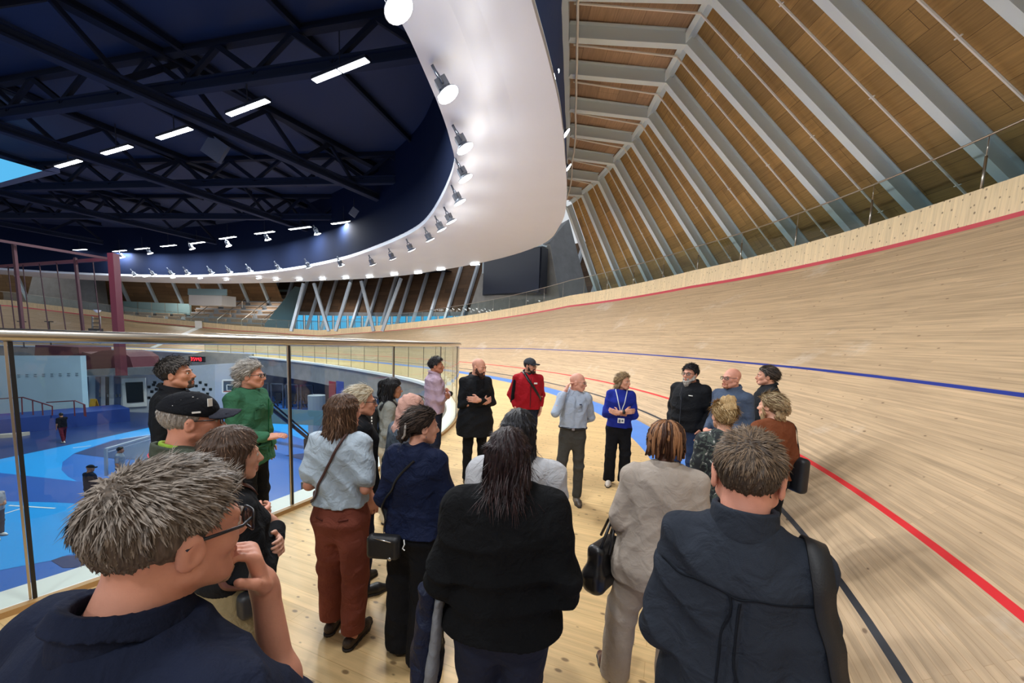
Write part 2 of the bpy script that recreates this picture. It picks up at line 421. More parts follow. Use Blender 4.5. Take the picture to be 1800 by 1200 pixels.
# sports court in the pit
M_C0 = mat('court_blue', '2a6bc4', .3, spec=.6); M_C1 = mat('court_cyan', '1f9ff0', .3, spec=.6); M_C2 = mat('court_navy', '21386e', .3, spec=.6); M_C3 = mat('court_mid', '2b5eb4', .3, spec=.6)
setp(poly_mesh('floor_court', [pit_off(2.8, 0)[i] for i in range(0, len(PIT), 2)] + [Vector((-78, 12, 0)), Vector((-60, -14, 0)), Vector((-22, -16, 0))], PZ, M_C0), 'blue sports court floor down in the infield', 'floor', kind='structure')
def court(name, px, m, dz, label):
    setp(poly_mesh(name, [gp(x, y, PZ) for x, y in px], PZ + dz, m), label, 'floor', kind='structure')
court('floor_court_dark', [(-140, 790), (-140, 850), (0, 807), (135, 779), (250, 754), (330, 737), (330, 714), (250, 716), (100, 745), (0, 764)], M_C2, .004, 'navy part of the court floor')
court('floor_court_cyan', [(-140, 850), (0, 807), (135, 779), (250, 754), (330, 737), (360, 745), (300, 760), (200, 773), (160, 786), (130, 797), (110, 812), (108, 826), (120, 838), (136, 846), (0, 831), (-140, 818)], M_C1, .006, 'bright cyan part of the court floor')
court('floor_court_patch', [(130, 797), (200, 774), (300, 760), (420, 775), (420, 810), (300, 812), (200, 806)], M_C2, .007, 'navy patch of the court floor')
court('floor_court_band', [(-140, 818), (0, 831), (136, 846), (300, 862), (420, 875), (420, 900), (95, 883), (0, 881), (-140, 880)], M_C3, .007, 'mid blue band of the court floor')
court('floor_court_front', [(-140, 880), (0, 881), (95, 883), (420, 900), (420, 940), (120, 975), (90, 985), (0, 1002), (-140, 1040)], M_C1, .006, 'bright cyan front part of the court floor')
court('floor_court_wedge', [(90, 985), (110, 978), (420, 950), (420, 990), (110, 998)], M_C2, .008, 'navy wedge of the court floor')  # navy colour patch of the court floor
court('floor_court_light', [(440, 748), (520, 740), (600, 755), (610, 775), (540, 775), (500, 760)], M_C1, .007, 'light patch of the court floor behind the stairs')
court('floor_court_navy', [(500, 800), (600, 790), (760, 780), (760, 830), (640, 850), (560, 870), (530, 860), (560, 840), (575, 820)], M_C2, .007, 'navy patch of the court floor beside the stairs')
b = MB()
for a, c in (((16, 888), (97, 893)), ((48, 890), (0, 905)), ((128, 787), (160, 783)), ((300, 758), (210, 772))):
    A = gp(*a, PZ + .012); B = gp(*c, PZ + .012); b.bar(A, B, .06, .004)
setp(b.build('floor_court_line', M_WHITE), 'thin white court lines', 'line marking', kind='structure')
# ================================================================ roof
M_OSB = wood('roof_timber', 'b28f58', 2.1, .58, tone=.17, uv=True, grain=.2, rough=.75, seam='4e3a22', seamw=.004)
M_OSB2 = wood('upper_timber', 'b3957a', 2.1, .75, tone=.16, uv=True, grain=.2, rough=.75, seam='5c4630', seamw=.004)
CX0, CY0 = -21.6, 9.0
AZ = [-14.1, -10.7, -7.3, -3.9, -.5, 2.9, 6.1, 9.5, 13.5, 17.1, 21.0, 24.9, 28.8, 32.7]
_aa = [2.9, 6.1, 9.5, 13.5, 17.1, 21.0, 24.9, 28.8, 32.7]
RKN = lambda a: float(np.interp(a, _aa, [26.17, 26.28, 26.54, 27.03, 27.44, 27.79, 28.3, 28.73, 29.2]))
RIN = lambda a: float(np.interp(a, _aa, [22.75, 23.05, 23.45, 24.05, 24.75, 25.5, 26.55, 27.6, 28.6]))
ZK = 10.55; ZB = 10.36
def rad(a, r, z):
    a = math.radians(a); return Vector((CX0 + r * math.cos(a), CY0 + r * math.sin(a), z))
def slope_end(a, t=1.32):
    rk = RKN(a); return rk + t * (32 - rk), ZK - t * (ZK - 5.93)
DEPTH = .42
fine = np.arange(AZ[0], AZ[-1] + .01, .5)
def deck(a):
    rk = RKN(a); re, ze = slope_end(a)
    d = Vector((re - rk, ze - ZK)).normalized(); n = Vector((-d.y, d.x))      # outward and up
    up = ZK + DEPTH
    s0 = Vector((rk, ZK)) + n * DEPTH
    t = (up - s0.y) / d.y; kn = s0 + d * t
    en = Vector((re, ze)) + n * DEPTH
    return kn, en
vs = []; uv = []; fs = []; mi = []
for a in fine:
    kn, en = deck(a); ri = RIN(a) - .3
    for r, z, v in ((ri, ZK + DEPTH - .15, -(kn.x - ri)), (kn.x, kn.y, 0), (en.x, en.y, (en - kn).length)):
        vs.append(rad(a, r, z)); uv.append((math.radians(a) * 29, v))
for i in range(len(fine) - 1):
    for k in range(2): fs.append((i * 3 + k, i * 3 + k + 1, i * 3 + k + 4, i * 3 + k + 3)); mi.append(1 - k)
setp(mesh_obj('ceiling_timber', vs, fs, mats=[M_OSB, M_OSB2], mi=mi, uv=uv), 'timber panel roof lining above the banked track', 'ceiling', kind='structure')

def section(mb, A, B, nrm, side):
    """I shaped rib from A to B (bottom flange line), nrm points to the deck"""
    mb.bar(A + nrm * .012, B + nrm * .012, .20, .024, nrm)
    mb.bar(A + nrm * .21, B + nrm * .21, .03, .38, nrm)
    mb.bar(A + nrm * .40, B + nrm * .40, .22, .025, nrm)
for a in AZ:
    mb = MB(); K = rad(a, RKN(a), ZK); I = rad(a, RIN(a) - .1, ZB); re, ze = slope_end(a); E_ = rad(a, re, ze)
    t = Vector((-math.sin(math.radians(a)), math.cos(math.radians(a)), 0))
    d = (E_ - K).normalized(); n = t.cross(d); n = n if n.z > 0 else -n
    section(mb, K - d * .05, E_, n, t); d2 = (I - K).normalized(); n2 = t.cross(d2); n2 = n2 if n2.z > 0 else -n2
    section(mb, K, I, n2, t)
    setp(mb.build('roof_rib', M_RIB), 'white steel roof rib bent over the banked track', 'roof beam', 'white steel roof ribs', kind='structure')
mid = [(AZ[i] + AZ[i + 1]) / 2 for i in range(len(AZ) - 1)]
NTH = ['first', 'second', 'third', 'fourth', 'fifth', 'sixth', 'seventh', 'eighth', 'ninth', 'tenth', 'eleventh', 'twelfth', 'thirteenth', 'fourteenth']
for ia, a in enumerate(mid):
    kn, en = deck(a); d = (en - kn).normalized(); n = Vector((-d.y, d.x))
    p0 = kn - n * .16; p1 = en - n * .16
    mb = MB(); mb.tube([rad(a, RIN(a), ZK + .22), rad(a, kn.x - .1, ZK + .3), rad(a, p0.x, p0.y), rad(a, p1.x, p1.y)], .028, 6)
    for t in (.15, .45, .75): q = p0.lerp(p1, t); mb.bar(rad(a - .13, q.x, q.y), rad(a + .13, q.x, q.y), .03, .02)
    setp(mb.build('sprinkler_pipe', M_WHITE), 'thin white pipe between two steel roof ribs, %s from the near right end' % NTH[ia], 'pipe', 'white sprinkler pipes under the timber roof')
b = MB(); kk = [rad(a, deck(a)[0].x - .02, deck(a)[0].y - .06) for a in fine]; k2 = [rad(a, deck(a)[0].x - .02, deck(a)[0].y - .06) + Vector((-.17, 0, -.02)) for a in fine]
b.strip(k2, kk, True); k3 = [rad(a, deck(a)[0].x, deck(a)[0].y - .06) + Vector((.08, 0, -.14)) for a in fine]; b.strip(kk, k3, True)
setp(b.build('trim_eave', M_RIB), 'white eave plate along the bend of the timber roof', 'trim', kind='structure')
edge = [rad(a, RIN(a) - .12, ZB) for a in fine]
b = MB(); up = Vector((0, 0, .42))
b.strip([p + up for p in edge], edge); e2 = [rad(a, RIN(a) - .42, ZB) for a in fine]; b.strip(edge, e2); b.strip(e2, [p + up for p in e2])
setp(b.build('trim_edge_beam', M_RIB), 'white steel edge beam where the timber roof meets the ring', 'roof beam', kind='structure')
b = MB(); b.tube([rad(a, RIN(a) + .12, ZB - .1) for a in fine], .035, 6)
setp(b.build('pipe', M_WHITE, smooth=True), 'white pipe running along the edge beam above the white ring', 'pipe')

# white soffit ring: underside, inner lip, outer lip, dark slope up to the edge beam
nI, nO = 160, 160
def resamp(P, n):
    c = np.concatenate([[0], np.cumsum(np.linalg.norm(np.diff(P, axis=0), axis=1))]); l = np.linspace(0, c[-1], n)
    return np.c_[np.interp(l, c, P[:, 0]), np.interp(l, c, P[:, 1])]
# pair points by control index so that the ring does not twist
ri_ = np.array([np.array([np.interp(t, np.arange(len(RING_IN)), RING_IN[:, k]) for k in (0, 1)]) for t in np.linspace(0, len(RING_IN) - 1, 200)])
ro_ = np.array([np.array([np.interp(t, np.arange(len(RING_OUT)), RING_OUT[:, k]) for k in (0, 1)]) for t in np.linspace(0, len(RING_OUT) - 1, 200)])
A = [Vector((p[0], p[1], RZ)) for p in ri_]; B = [Vector((p[0], p[1], RZ)) for p in ro_]
mb = MB(); R_ = 6
rows = [[a.lerp(b_, t) + Vector((0, 0, .10 * math.sin(PI * t))) for a, b_ in zip(A, B)] for t in np.linspace(0, 1, R_)]
for i in range(R_ - 1): mb.strip(rows[i], rows[i + 1])
mb.strip([a + Vector((0, 0, .22)) for a in A], A); mb.strip(B, [b_ + Vector((0, 0, .16)) for b_ in B])
mb.strip([b_ + Vector((0, 0, .16)) for b_ in B], [b_ + Vector((0, 0, .16)) + (a - b_).normalized() * .3 for a, b_ in zip(A, B)])
setp(mb.build('ceiling_ring', M_SOFFIT, smooth=False), 'smooth white curved soffit ring with floodlights along its inner edge', 'ceiling', kind='structure')
for f in bpy.data.objects['ceiling_ring'].data.polygons: f.use_smooth = f.index < 199 * 5
mb = MB(); o1 = [Vector((p[0], p[1], RZ + .17)) for p in ro_]; o2 = []
for p in ro_:
    a = math.degrees(math.atan2(p[1] - CY0, p[0] - CX0)); v = Vector((p[0] - CX0, p[1] - CY0, 0)).normalized()
    if -30 < a < 32 and p[1] < 26: q = rad(a, RIN(a) - .3, ZB + .2)
    else: q = Vector((p[0], p[1], ZB + .2)) + Vector((.5, .86, 0)) * 1.0
    o2.append(q)
mb.strip(o1, o2)
setp(mb.build('ceiling_gap', mat('gap_navy', '2c4880', .7)), 'navy band between the white ring and the timber roof', 'ceiling', kind='structure')
# dark deck and its trusses
setp(poly_mesh('ceiling', [Vector((p[0] + (1.5 if p[1] > 0 else 0), p[1] + .5, 0)) for p in ri_] + [Vector((-60, -12, 0))], 13.2, M_NAVY, flip=True), 'dark navy roof deck over the infield', 'ceiling', kind='structure')
b = MB(); b.strip([Vector((p[0], p[1], 13.3)) for p in ri_], [Vector((p[0], p[1], RZ + .2)) for p in ri_])
setp(b.build('wall_ring', mat('upstand_dark', '111b33', .9, spec=.1)), 'dark upstand on the inner edge of the white ring', 'wall', kind='structure')
M_TRUSS = mat('truss_steel', '121828', .8, spec=.2); M_CHORD = mat('truss_chord', '1c2438', .8, spec=.2)
def truss(p, q, z0, z1, label, n=None, w=.42):
    p = Vector((p[0], p[1], 0)); q = Vector((q[0], q[1], 0)); L = (q - p).length; n = n or max(4, int(L / 3.4))
    r = empty('roof_truss', ((p + q) / 2).to_3d() + Vector((0, 0, z0)), label=label, cat='roof truss', group='dark roof trusses'); o = r.location
    U = Vector((0, 0, 1))
    for nm, z, mm in (('bottom_chord', z0, M_CHORD), ('top_chord', z1, M_TRUSS)):
        mb = MB(); mb.bar(p + U * z - o, q + U * z - o, w, .10); mb.bar(p + U * (z + .18) - o, q + U * (z + .18) - o, .12, .3); mb.bar(p + U * (z + .36) - o, q + U * (z + .36) - o, w, .08)
        mb.build(nm, mm, r)
    for k in range(n):
        a = p.lerp(q, k / n); c = p.lerp(q, (k + .5) / n); d = p.lerp(q, (k + 1) / n)
        mb = MB(); mb.bar(a + U * (z0 + .3) - o, c + U * z1 - o, .2, .2); mb.bar(c + U * z1 - o, d + U * (z0 + .3) - o, .16, .16); mb.build('web_brace', M_TRUSS, r)
T = 'dark braced steel roof truss over the infield'
truss((-21.6, 3.3), (-8.3, 27.5), 11.0, 12.9, T + ', nearest to the white ring')
truss((-29, 7), (-18.0, 34.0), 11.0, 12.9, T + ', second from the white ring')
truss((-42.7, 11.5), (-30.4, 40), 11.0, 12.9, T + ', third from the white ring')
truss((-56, 14), (-44, 42), 11.0, 12.9, T + ', fourth from the white ring')
truss((-3.4, 14.0), (-40, 22.5), 11.5, 12.95, T + ', crossing over the row of strip lights', w=.3)
truss((-6, 24.0), (-52, 30), 11.4, 12.95, T + ', crossing in the middle of the hall', w=.3)
truss((-12, 31.2), (-60, 36), 11.3, 12.95, T + ', crossing nearest to the far ring', w=.3)
for k in range(9):
    x0 = -6 - k * 5.2
    b = MB(); b.bar((x0, 2 + k * 1.2, 13.0), (x0 + 6, 24 + k * 1.8, 13.0), .16, .22)
    setp(b.build('roof_purlin', M_TRUSS), 'slim dark purlin under the navy roof deck', 'roof beam', 'dark roof purlins', kind='structure')
# skylight
pts = [gp(-60, 261, 11.0), gp(75, 300, 11.0), gp(0, 321, 11.0), gp(-60, 345, 11.0)]
b = MB(); b.quad(*pts); setp(b.build('window_skylight', emis('skylight_blue', '5cbcf2', 1.0)), 'bright blue rooflight in the dark ceiling', 'rooflight', kind='structure')
b = MB(); b.quad(gp(77, 299, 11.0), gp(104, 291, 11.0), gp(106, 304, 11.0)); b.quad(gp(75, 300, 11.0), gp(0, 321, 11.0), gp(0, 330, 11.0), gp(106, 304, 11.0))
setp(b.build('trim_skylight', mat('skylight_frame', '4a566e', .5)), 'grey frame corner of the blue rooflight', 'trim', kind='structure')

# ---------------------------------------------------------------- lights to look at
M_LENS = emis('flood_lens', 'ffffff', 14.0); M_TUBE = emis('strip_light', 'f4fbff', 9.0); M_FLOOD = mat('flood_metal', '7d838c', .4, .6)
def make_flood():
    r = empty('floodlight', (0, 0, 0))
    h = MB(); prof = [(-.30, .05), (-.27, .11), (-.12, .12), (-.08, .15), (.0, .255), (.02, .262)]
    h.tube([(0, 0, -z) for z, _ in prof], [q for _, q in prof], 18); h.box((0, 0, .22), (.2, .26, .22)); h.build('housing', M_FLOOD, r, False)
    l = MB(); l.tube([(0, 0, -.018), (0, 0, -.03), (0, 0, -.052)], [.245, .245, .15], 18); l.build('lens', M_LENS, r, True)
    k = MB(); k.tube([(-.13, 0, .16), (-.15, 0, .32), (-.1, 0, .44), (.1, 0, .44), (.15, 0, .32), (.13, 0, .16)], .026, 6); k.bar((0, 0, .44), (0, 0, .66), .06, .06, (0, 1, 0)); k.build('bracket', M_FLOOD, r, True)
    return r
fl0 = make_flood()
names = {0: 'brightest, at the top of the photo', 1: 'second from the top', 2: 'third from the top', 3: 'fourth from the top', 4: 'fifth from the top', 5: 'sixth from the top'}
for i, p in enumerate(FLOOD_P):
    r = fl0 if i == 0 else dup_tree(fl0)
    nb = Vector((p.x + 21.6, p.y - 9.0, 0)).normalized() if p.y < 26 else Vector((.5, .86, 0))
    ax = (nb * .62 + Vector((0, 0, -1))).normalized()
    r.rotation_euler = (-ax).to_track_quat('Z', 'Y').to_euler(); r.location = p
    setp(r, 'grey floodlight on the white ring edge, ' + (names[i] if i in names else '%s from the screen' % ['first', 'second', 'third', 'fourth', 'fifth', 'sixth', 'seventh', 'eighth', 'ninth', 'tenth', 'eleventh', 'twelfth', 'thirteenth', 'fourteenth', 'fifteenth'][i - 6]), 'floodlight', 'floodlights along the white ring')
extra = [(338, 437), (402, 432), (471, 421), (558, 411), (663, 398), (264, 445), (215, 452), (79, 457), (127, 486)]
for k, (x, y) in enumerate(extra):
    r = dup_tree(fl0); r.location = gp(x, y, 9.9); r.rotation_euler = (.25, -.35, 0)
    setp(r, 'small floodlight hung from the dark trusses, %s from the right' % ['fifth', 'fourth', 'third', 'second', 'first', 'sixth', 'seventh', 'eighth', 'ninth'][k], 'floodlight', 'floodlights under the dark roof')
    for c in r.children: pass
for k, (x, y) in enumerate(((974, 134), (994, 235), (998, 295))):
    r = dup_tree(fl0); r.location = gp(x, y, 8.5); r.scale = (.7, .7, .7); r.rotation_euler = (0, -.9, 0)
    setp(r, 'small floodlight in the navy gap beside the timber roof, %s' % ('upper', 'middle', 'lower')[k], 'floodlight', 'floodlights in the navy gap')
def strip_light(p, d, label, L=2.5):
    r = empty('ceiling_light', p, label=label, cat='ceiling light', group='strip lights under the dark roof'); U = Vector((0, 0, 1))
    a = d * (L / 2)
    mb = MB(); mb.bar(-a + U * .06, a + U * .06, .24, .10); mb.bar(U * .1, U * 1.2, .03, .03, (0, 1, 0)); mb.build('housing', M_NAVYD, r)
    for s_ in (-1, 1):
        mb = MB(); mb.bar(d * s_ * .04, d * s_ * (L / 2 - .03), .2, .02); mb.build('diffuser', M_TUBE, r)
for j, row in enumerate(ROWS):
    for i, p in enumerate(row):
        d = (row[min(i + 1, len(row) - 1)] - row[max(i - 1, 0)]).normalized() if j < 2 else Vector((-.93, .3, 0))
        o_ = ['first', 'second', 'third', 'fourth', 'fifth', 'sixth', 'seventh', 'eighth', 'ninth'][i]
        strip_light(p, d, 'bright twin strip light, %s %s' % (o_, ['of the near row from the right', 'of the long far row from the right', 'of the farthest cluster from the right'][j]))
# small lights on the outer edge of the ring, far side
for k, (x, y) in enumerate(((835, 465), (775, 474), (735, 480), (693, 483), (650, 487), (608, 489), (567, 491), (526, 492), (485, 492), (455, 489), (398, 492), (352, 489), (304, 488), (255, 486))):
    p = gp(x, y, 7.92); mb = MB(); mb.box((0, 0, 0), (.75, .16, .05), Matrix.Rotation(math.radians(150), 3, 'Z')); o = mb.build('ceiling_light', M_TUBE); o.location = p
    setp(o, 'short white light under the outer edge of the far ring, %s from the screen' % ['1st', '2nd', '3rd', '4th', '5th', '6th', '7th', '8th', '9th', '10th', '11th', '12th', '13th', '14th'][k], 'ceiling light', 'short lights under the far ring')

# ---------------------------------------------------------------- far side walls
M_WALLT = wood('far_timber', '5f452f', 2.4, .5, tone=.25, uv=True, grain=.2, rough=.8, seam='2e2016', seamw=.01)
sw = np.arange(8, 66, 1.0)
vs = []; uv = []; fs = []
for s in sw:
    for w, z in ((13.5, 5.45), (16.3, 12.2)): vs.append(off(s, w, z)); uv.append((s, z))
for i in range(len(sw) - 1): fs.append((i * 2, i * 2 + 2, i * 2 + 3, i * 2 + 1))
setp(mesh_obj('wall_back', vs, fs, M_WALLT, uv=uv), 'dark timber wall behind the far straight', 'wall', kind='structure')
b = MB(); b.strip([off(s, 13.45, 5.1) for s in sw], [off(s, 13.45, 5.6) for s in sw]); b.strip([off(s, 13.4, .5) for s in sw], [off(s, 13.4, 2.6) for s in sw])
setp(b.build('trim_sill', M_CONCD), 'grey band above the far strip window', 'trim', kind='structure')
E_SKY = emis('window_daylight', '4fb6ea', 1.0)
s0 = 6.0; k = 0
while s0 < 64:
    fr = empty('window_%d' % (k + 1), off(s0 + 1, 13.45, 4), kind='structure'); o = fr.location
    mb = MB(); q = [off(s0 + .12, 13.5, 2.6) - o, off(s0 + 2.0, 13.5, 2.6) - o, off(s0 + 2.0, 13.5, 5.1) - o, off(s0 + .12, 13.5, 5.1) - o]; mb.quad(*q); mb.build('pane', E_SKY, fr)
    mb = MB(); 
    for t in (.0, .5, 1.0):
        mb.bar(q[0].lerp(q[1], t), q[3].lerp(q[2], t), .09, .09, (0, 1, 0))
    mb.bar((q[0] + q[3]) / 2 + Vector((0, 0, .45)), (q[1] + q[2]) / 2 + Vector((0, 0, .45)), .06, .06)
    mb.build('frame', M_CONCD, fr); s0 += 2.12; k += 1
k = 0; s0 = 11.0
while s0 < 66:
    mb = MB(); a = off(s0, 11.95, 2.4); c = off(s0, 15.9, 11.9); mb.bar(a, c, .34, .3, (0, 0, 1))
    setp(mb.build('wall_column', mat('column_steel', 'b4bcc6', .5)), 'slanting grey steel column on the far timber wall', 'column', 'grey columns on the far wall', kind='structure'); s0 += 2.12; k += 1
for k, (t, bt) in enumerate((((534, 490), (512, 572)), ((552, 490), (578, 572)), ((616, 488), (590, 572)), ((635, 486), (657, 572)), ((705, 481), (672, 572)))):
    tt = (40.5, 40.5, 39, 39, 37.6)[k]; mb = MB(); mb.bar(dp(t[0], t[1] + 8, tt), dp(bt[0], bt[1] + 10, tt), .28, .26, (0, 1, 0))
    setp(mb.build('strut', mat('strut_steel', '848d96', .5)), 'pale slanting steel strut before the far windows, %s from the left' % ['first', 'second', 'third', 'fourth', 'fifth'][k], 'strut', 'slanting struts on the far side')
# far bend: wall and columns leaning inward
sw2 = np.arange(62, 114, 1.0); vs = []; uv = []; fs = []
for s in sw2:
    for w, z in ((16.0, 2.0), (11.0, 12.0)): vs.append(off(s, w, z)); uv.append((s, z))
for i in range(len(sw2) - 1): fs.append((i * 2, i * 2 + 2, i * 2 + 3, i * 2 + 1))
setp(mesh_obj('wall_left', vs, fs, wood('far_timber_light', '8a6a48', 2.4, .5, tone=.2, uv=True, grain=.2, rough=.8, seam='4e3a22', seamw=.01), uv=uv), 'timber wall around the far left bend', 'wall', kind='structure')
for s0 in np.arange(64, 96, 2.9):
    mb = MB(); mb.bar(off(s0, 15.6, 2.6), off(s0, 10.8, 12.0), .34, .3, (0, 0, 1))
    setp(mb.build('wall_column', M_RIB), 'white slanting column on the far left timber wall', 'column', 'white columns on the far left wall', kind='structure')
# ceiling over the far concourse
b = MB(); far = [s for s in np.arange(2, 114, 2.0)]
b.strip([Vector((ro_[i][0], ro_[i][1], 10.6)) for i in range(118, 200, 2)], [Vector((ro_[i][0] * 1.0 + (.5) * 16, ro_[i][1] + .86 * 16, 10.9)) for i in range(118, 200, 2)])
setp(b.build('ceiling_far', M_NAVYD), 'dark ceiling over the far concourse', 'ceiling', kind='structure')
# ================================================================ things around the hall
def slab(name, m, corners, back, parent=None):
    """solid made from a front face and a thickness vector"""
    c = [Vector(p) for p in corners]; n = len(c); bk = [p + Vector(back) for p in c]
    return mesh_obj(name, c + bk, [tuple(range(n)), tuple(range(n, 2 * n))[::-1]] + [(i, i + n, (i + 1) % n + n, (i + 1) % n) for i in range(n)], m, parent)
# concrete pylon and scoreboard at the end of the bend
slab('wall_pylon', M_CONC, [dp(815, 575, 40.5), dp(990, 560, 31.8), dp(966, 429, 31.8), dp(858, 444, 40.5)], (1.6, 3, 0))
setp(bpy.data.objects['wall_pylon'], 'pale concrete pylon behind the scoreboard', 'pylon', kind='structure')
slab('wall_pylon_side', M_CONCD, [dp(988, 545, 31.9), dp(1040, 540, 33.5), dp(1000, 385, 33.5), dp(966, 425, 31.9)], (-.6, 1.5, 0))  # same pylon; the shade on this face is put into a darker concrete
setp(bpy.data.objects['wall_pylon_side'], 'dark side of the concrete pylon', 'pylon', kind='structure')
sb = empty('scoreboard', dp(900, 475, 34), label='large dark blank scoreboard screen on the concrete pylon', cat='scoreboard'); o = sb.location
M_SCR = mat('screen_dark', '2f3443', .35); M_SCRB = mat('screen_case', '20242e', .5)
F = [dp(848, 519, 38.4) - o, dp(950, 514, 31.0) - o, dp(953, 433, 31.0) - o, dp(851, 449, 38.4) - o]
bk = Vector((.55, .7, 0))
c = sum(F, Vector()) / 4
slab('case', M_SCRB, F, bk, sb)
slab('screen', M_SCR, [p.lerp(c, .035) + Vector((-.06, -.08, 0)) for p in F], (.05, .06, 0), sb)
fb = MB(); fb.bar(F[3] + Vector((0, 0, .12)), F[2] + Vector((0, 0, .12)) + bk * .4, .5, .12); fb.bar(F[3] + Vector((-.05, 0, .12)), F[3].lerp(F[0], .45) + Vector((-.05, 0, 0)), .16, .2, (0, 1, 0)); fb.build('mounting_frame', M_RIB, sb)
# far left pylon
slab('wall_pylon_left', M_CONC, [dp(38, 560, 52), dp(140, 570, 52), dp(132, 478, 52), dp(60, 474, 52)], (-1, 3, 0)); setp(bpy.data.objects['wall_pylon_left'], 'pale concrete pylon at the far left bend', 'pylon', kind='structure')
slab('wall_pylon_left_side', M_CONCD, [dp(138, 570, 52.1), dp(176, 575, 53), dp(163, 480, 53), dp(130, 477, 52.1)], (-.5, 2, 0)); setp(bpy.data.objects['wall_pylon_left_side'], 'dark side of the far left pylon', 'pylon', kind='structure')  # side face coloured darker than the front, shade kept in its material

# grandstand
M_SEAT = mat('bench_timber', 'b59a80', .6, var=.15, vs=8); M_STEP = mat('stand_grey', '9a9ea3', .7); M_TEAL = glass_mat('teal_glass', 'a9c4c4'); M_TEALP = mat('teal_panel', '7f9a9c', .35)
def stand(s0, s1, n, w0, z0, dz, label):
    r = empty('grandstand', off((s0 + s1) / 2, w0, z0), label=label, cat='grandstand'); o = r.location
    for i in range(n):
        ss = np.linspace(s0, s1, 5); w = w0 + i * .85; z = z0 + i * dz
        mb = MB(); mb.strip([off(s, w, z) - o for s in ss], [off(s, w + .85, z) - o for s in ss], True); mb.strip([off(s, w, z) - o for s in ss], [off(s, w, z - dz) - o for s in ss]); mb.build('step', M_STEP, r)
        mb = MB()
        for q in range(4):
            a = s0 + (s1 - s0) * (q / 4 + .03); c = s0 + (s1 - s0) * (q / 4 + .22); mb.bar(off(a, w + .3, z + .38) - o, off(c, w + .3, z + .38) - o, .42, .09); mb.bar(off(a, w + .3, z + .18) - o, off(c, w + .3, z + .18) - o, .1, .36)
        mb.build('bench', M_SEAT, r)
    return r, o
g1, o = stand(60.4, 72.5, 8, 8.2, 3.0, .66, 'stepped grandstand of timber benches on the right, behind the far straight')
mb = MB(); mb.quad(off(60.2, 8.0, 2.6) - o, off(60.2, 15.0, 2.6) - o, off(60.2, 15.0, 9.2) - o, off(60.2, 13.4, 9.2) - o, off(60.2, 8.2, 3.6) - o); x = mb.build('side_panel', M_TEALP, g1)
mb = MB(); mb.strip([off(s, 14.8, 7.6) - o for s in np.linspace(60.4, 66, 4)], [off(s, 14.8, 8.9) - o for s in np.linspace(60.4, 66, 4)]); mb.build('glass_screen', M_TEALP, g1)
for s in (60.7, 63.6, 67, 70.5):
    mb = MB(); mb.tube([off(s, 8.2, 3.9) - o, off(s, 14.6, 8.4) - o], .05, 5)
    for t in (0, .33, .66, 1): p = (off(s, 8.2, 3.9) - o).lerp(off(s, 14.6, 8.4) - o, t); mb.tube([p, p - Vector((0, 0, 1))], .04, 5)
    mb.build('handrail', M_STEEL, g1)
g2, o = stand(73.2, 81, 4, 8.2, 2.9, .45, 'low grandstand of timber benches on the left, below the teal glass')
mb = MB(); mb.strip([off(s, 12, 4.6) - o for s in np.linspace(73.4, 81, 5)], [off(s, 12, 6.2) - o for s in np.linspace(73.4, 81, 5)]); mb.build('glass_screen', M_TEALP, g2)
for s in np.linspace(73.5, 81, 6): mb = MB(); mb.bar(off(s, 11.95, 4.6) - o, off(s, 11.95, 6.2) - o, .05, .05, (0, 1, 0)); mb.build('post', M_STEEL, g2)
bx = empty('commentary_box', dp(362, 526, 50), label='white walled commentary box with teal glass top above the benches', cat='booth'); o = bx.location
slab('wall', mat('offwhite', 'cbcac6', .6), [dp(332, 536, 50) - o, dp(390, 537, 49) - o, dp(390, 519, 49) - o, dp(332, 518, 50) - o], (.8, 1.4, 0), bx)
slab('glass_screen', M_TEALP, [dp(330, 518, 50) - o, dp(398, 519, 48) - o, dp(398, 508, 48) - o, dp(330, 507, 50) - o], (.05, .08, 0), bx)
# concourse floor
vs = []; fs = []
sc_ = np.arange(-14, 112, 1.5)
for s in sc_:
    P, N, bb = st(s); zt = .04 + 7 * math.sin(bb) + HWALL - .75
    vs += [off(s, WB + 7 * math.cos(bb) + .12, zt), off(s, 17.5, 2.2 if s > 20 else zt)]
for i in range(len(sc_) - 1): fs.append((2 * i, 2 * i + 2, 2 * i + 3, 2 * i + 1))
setp(mesh_obj('floor_concourse', vs, fs, M_CONCD), 'grey concourse floor behind the track wall', 'floor', kind='structure')

# maroon steel portal frame in the infield
M_MAR = mat('maroon_steel', '6f1f35', .5); M_MARD = mat('maroon_dark', '3a1420', .6)
pf = empty('portal_frame', dp(243, 660, 24), label='maroon steel portal frame with hanging net cables in the infield', cat='steel frame'); o = pf.location
mb = MB(); a = dp(199, 446, 24) - o; bq = dp(214, 660, 24) - o
mb.bar(a, bq, .36, .4, (0, 1, 0)); mb.build('column', mat('maroon_column', '531728', .5), pf)
mb = MB(); mb.bar(dp(197, 455, 24) - o, dp(-30, 470, 34) - o, .2, .2); mb.build('beam', M_MAR, pf)
mb = MB(); mb.bar(dp(205, 457, 24.2) - o, dp(-30, 418, 20) - o, .15, .14); mb.build('beam', M_MARD, pf)
for (t, bt, d, w, mm) in (((24, 428), (41, 590), 21, .13, M_MARD), ((132, 453), (147, 590), 25, .13, M_MARD)):
    mb = MB(); mb.bar(dp(*t, d) - o, dp(*bt, d) - o, w, w, (0, 1, 0)); mb.build('post', mm, pf)
for (t, bt) in (((40, 465), (54, 590)), ((69, 463), (87, 590)), ((99, 461), (117, 590)), ((163, 458), (178, 590)), ((14, 468), (28, 590)), ((0, 535), (8, 590))):
    d = 27; mb = MB(); mb.bar(dp(*t, d) - o, dp(*bt, d) - o, .045, .045, (0, 1, 0)); mb.build('net_cable', M_MARD, pf)

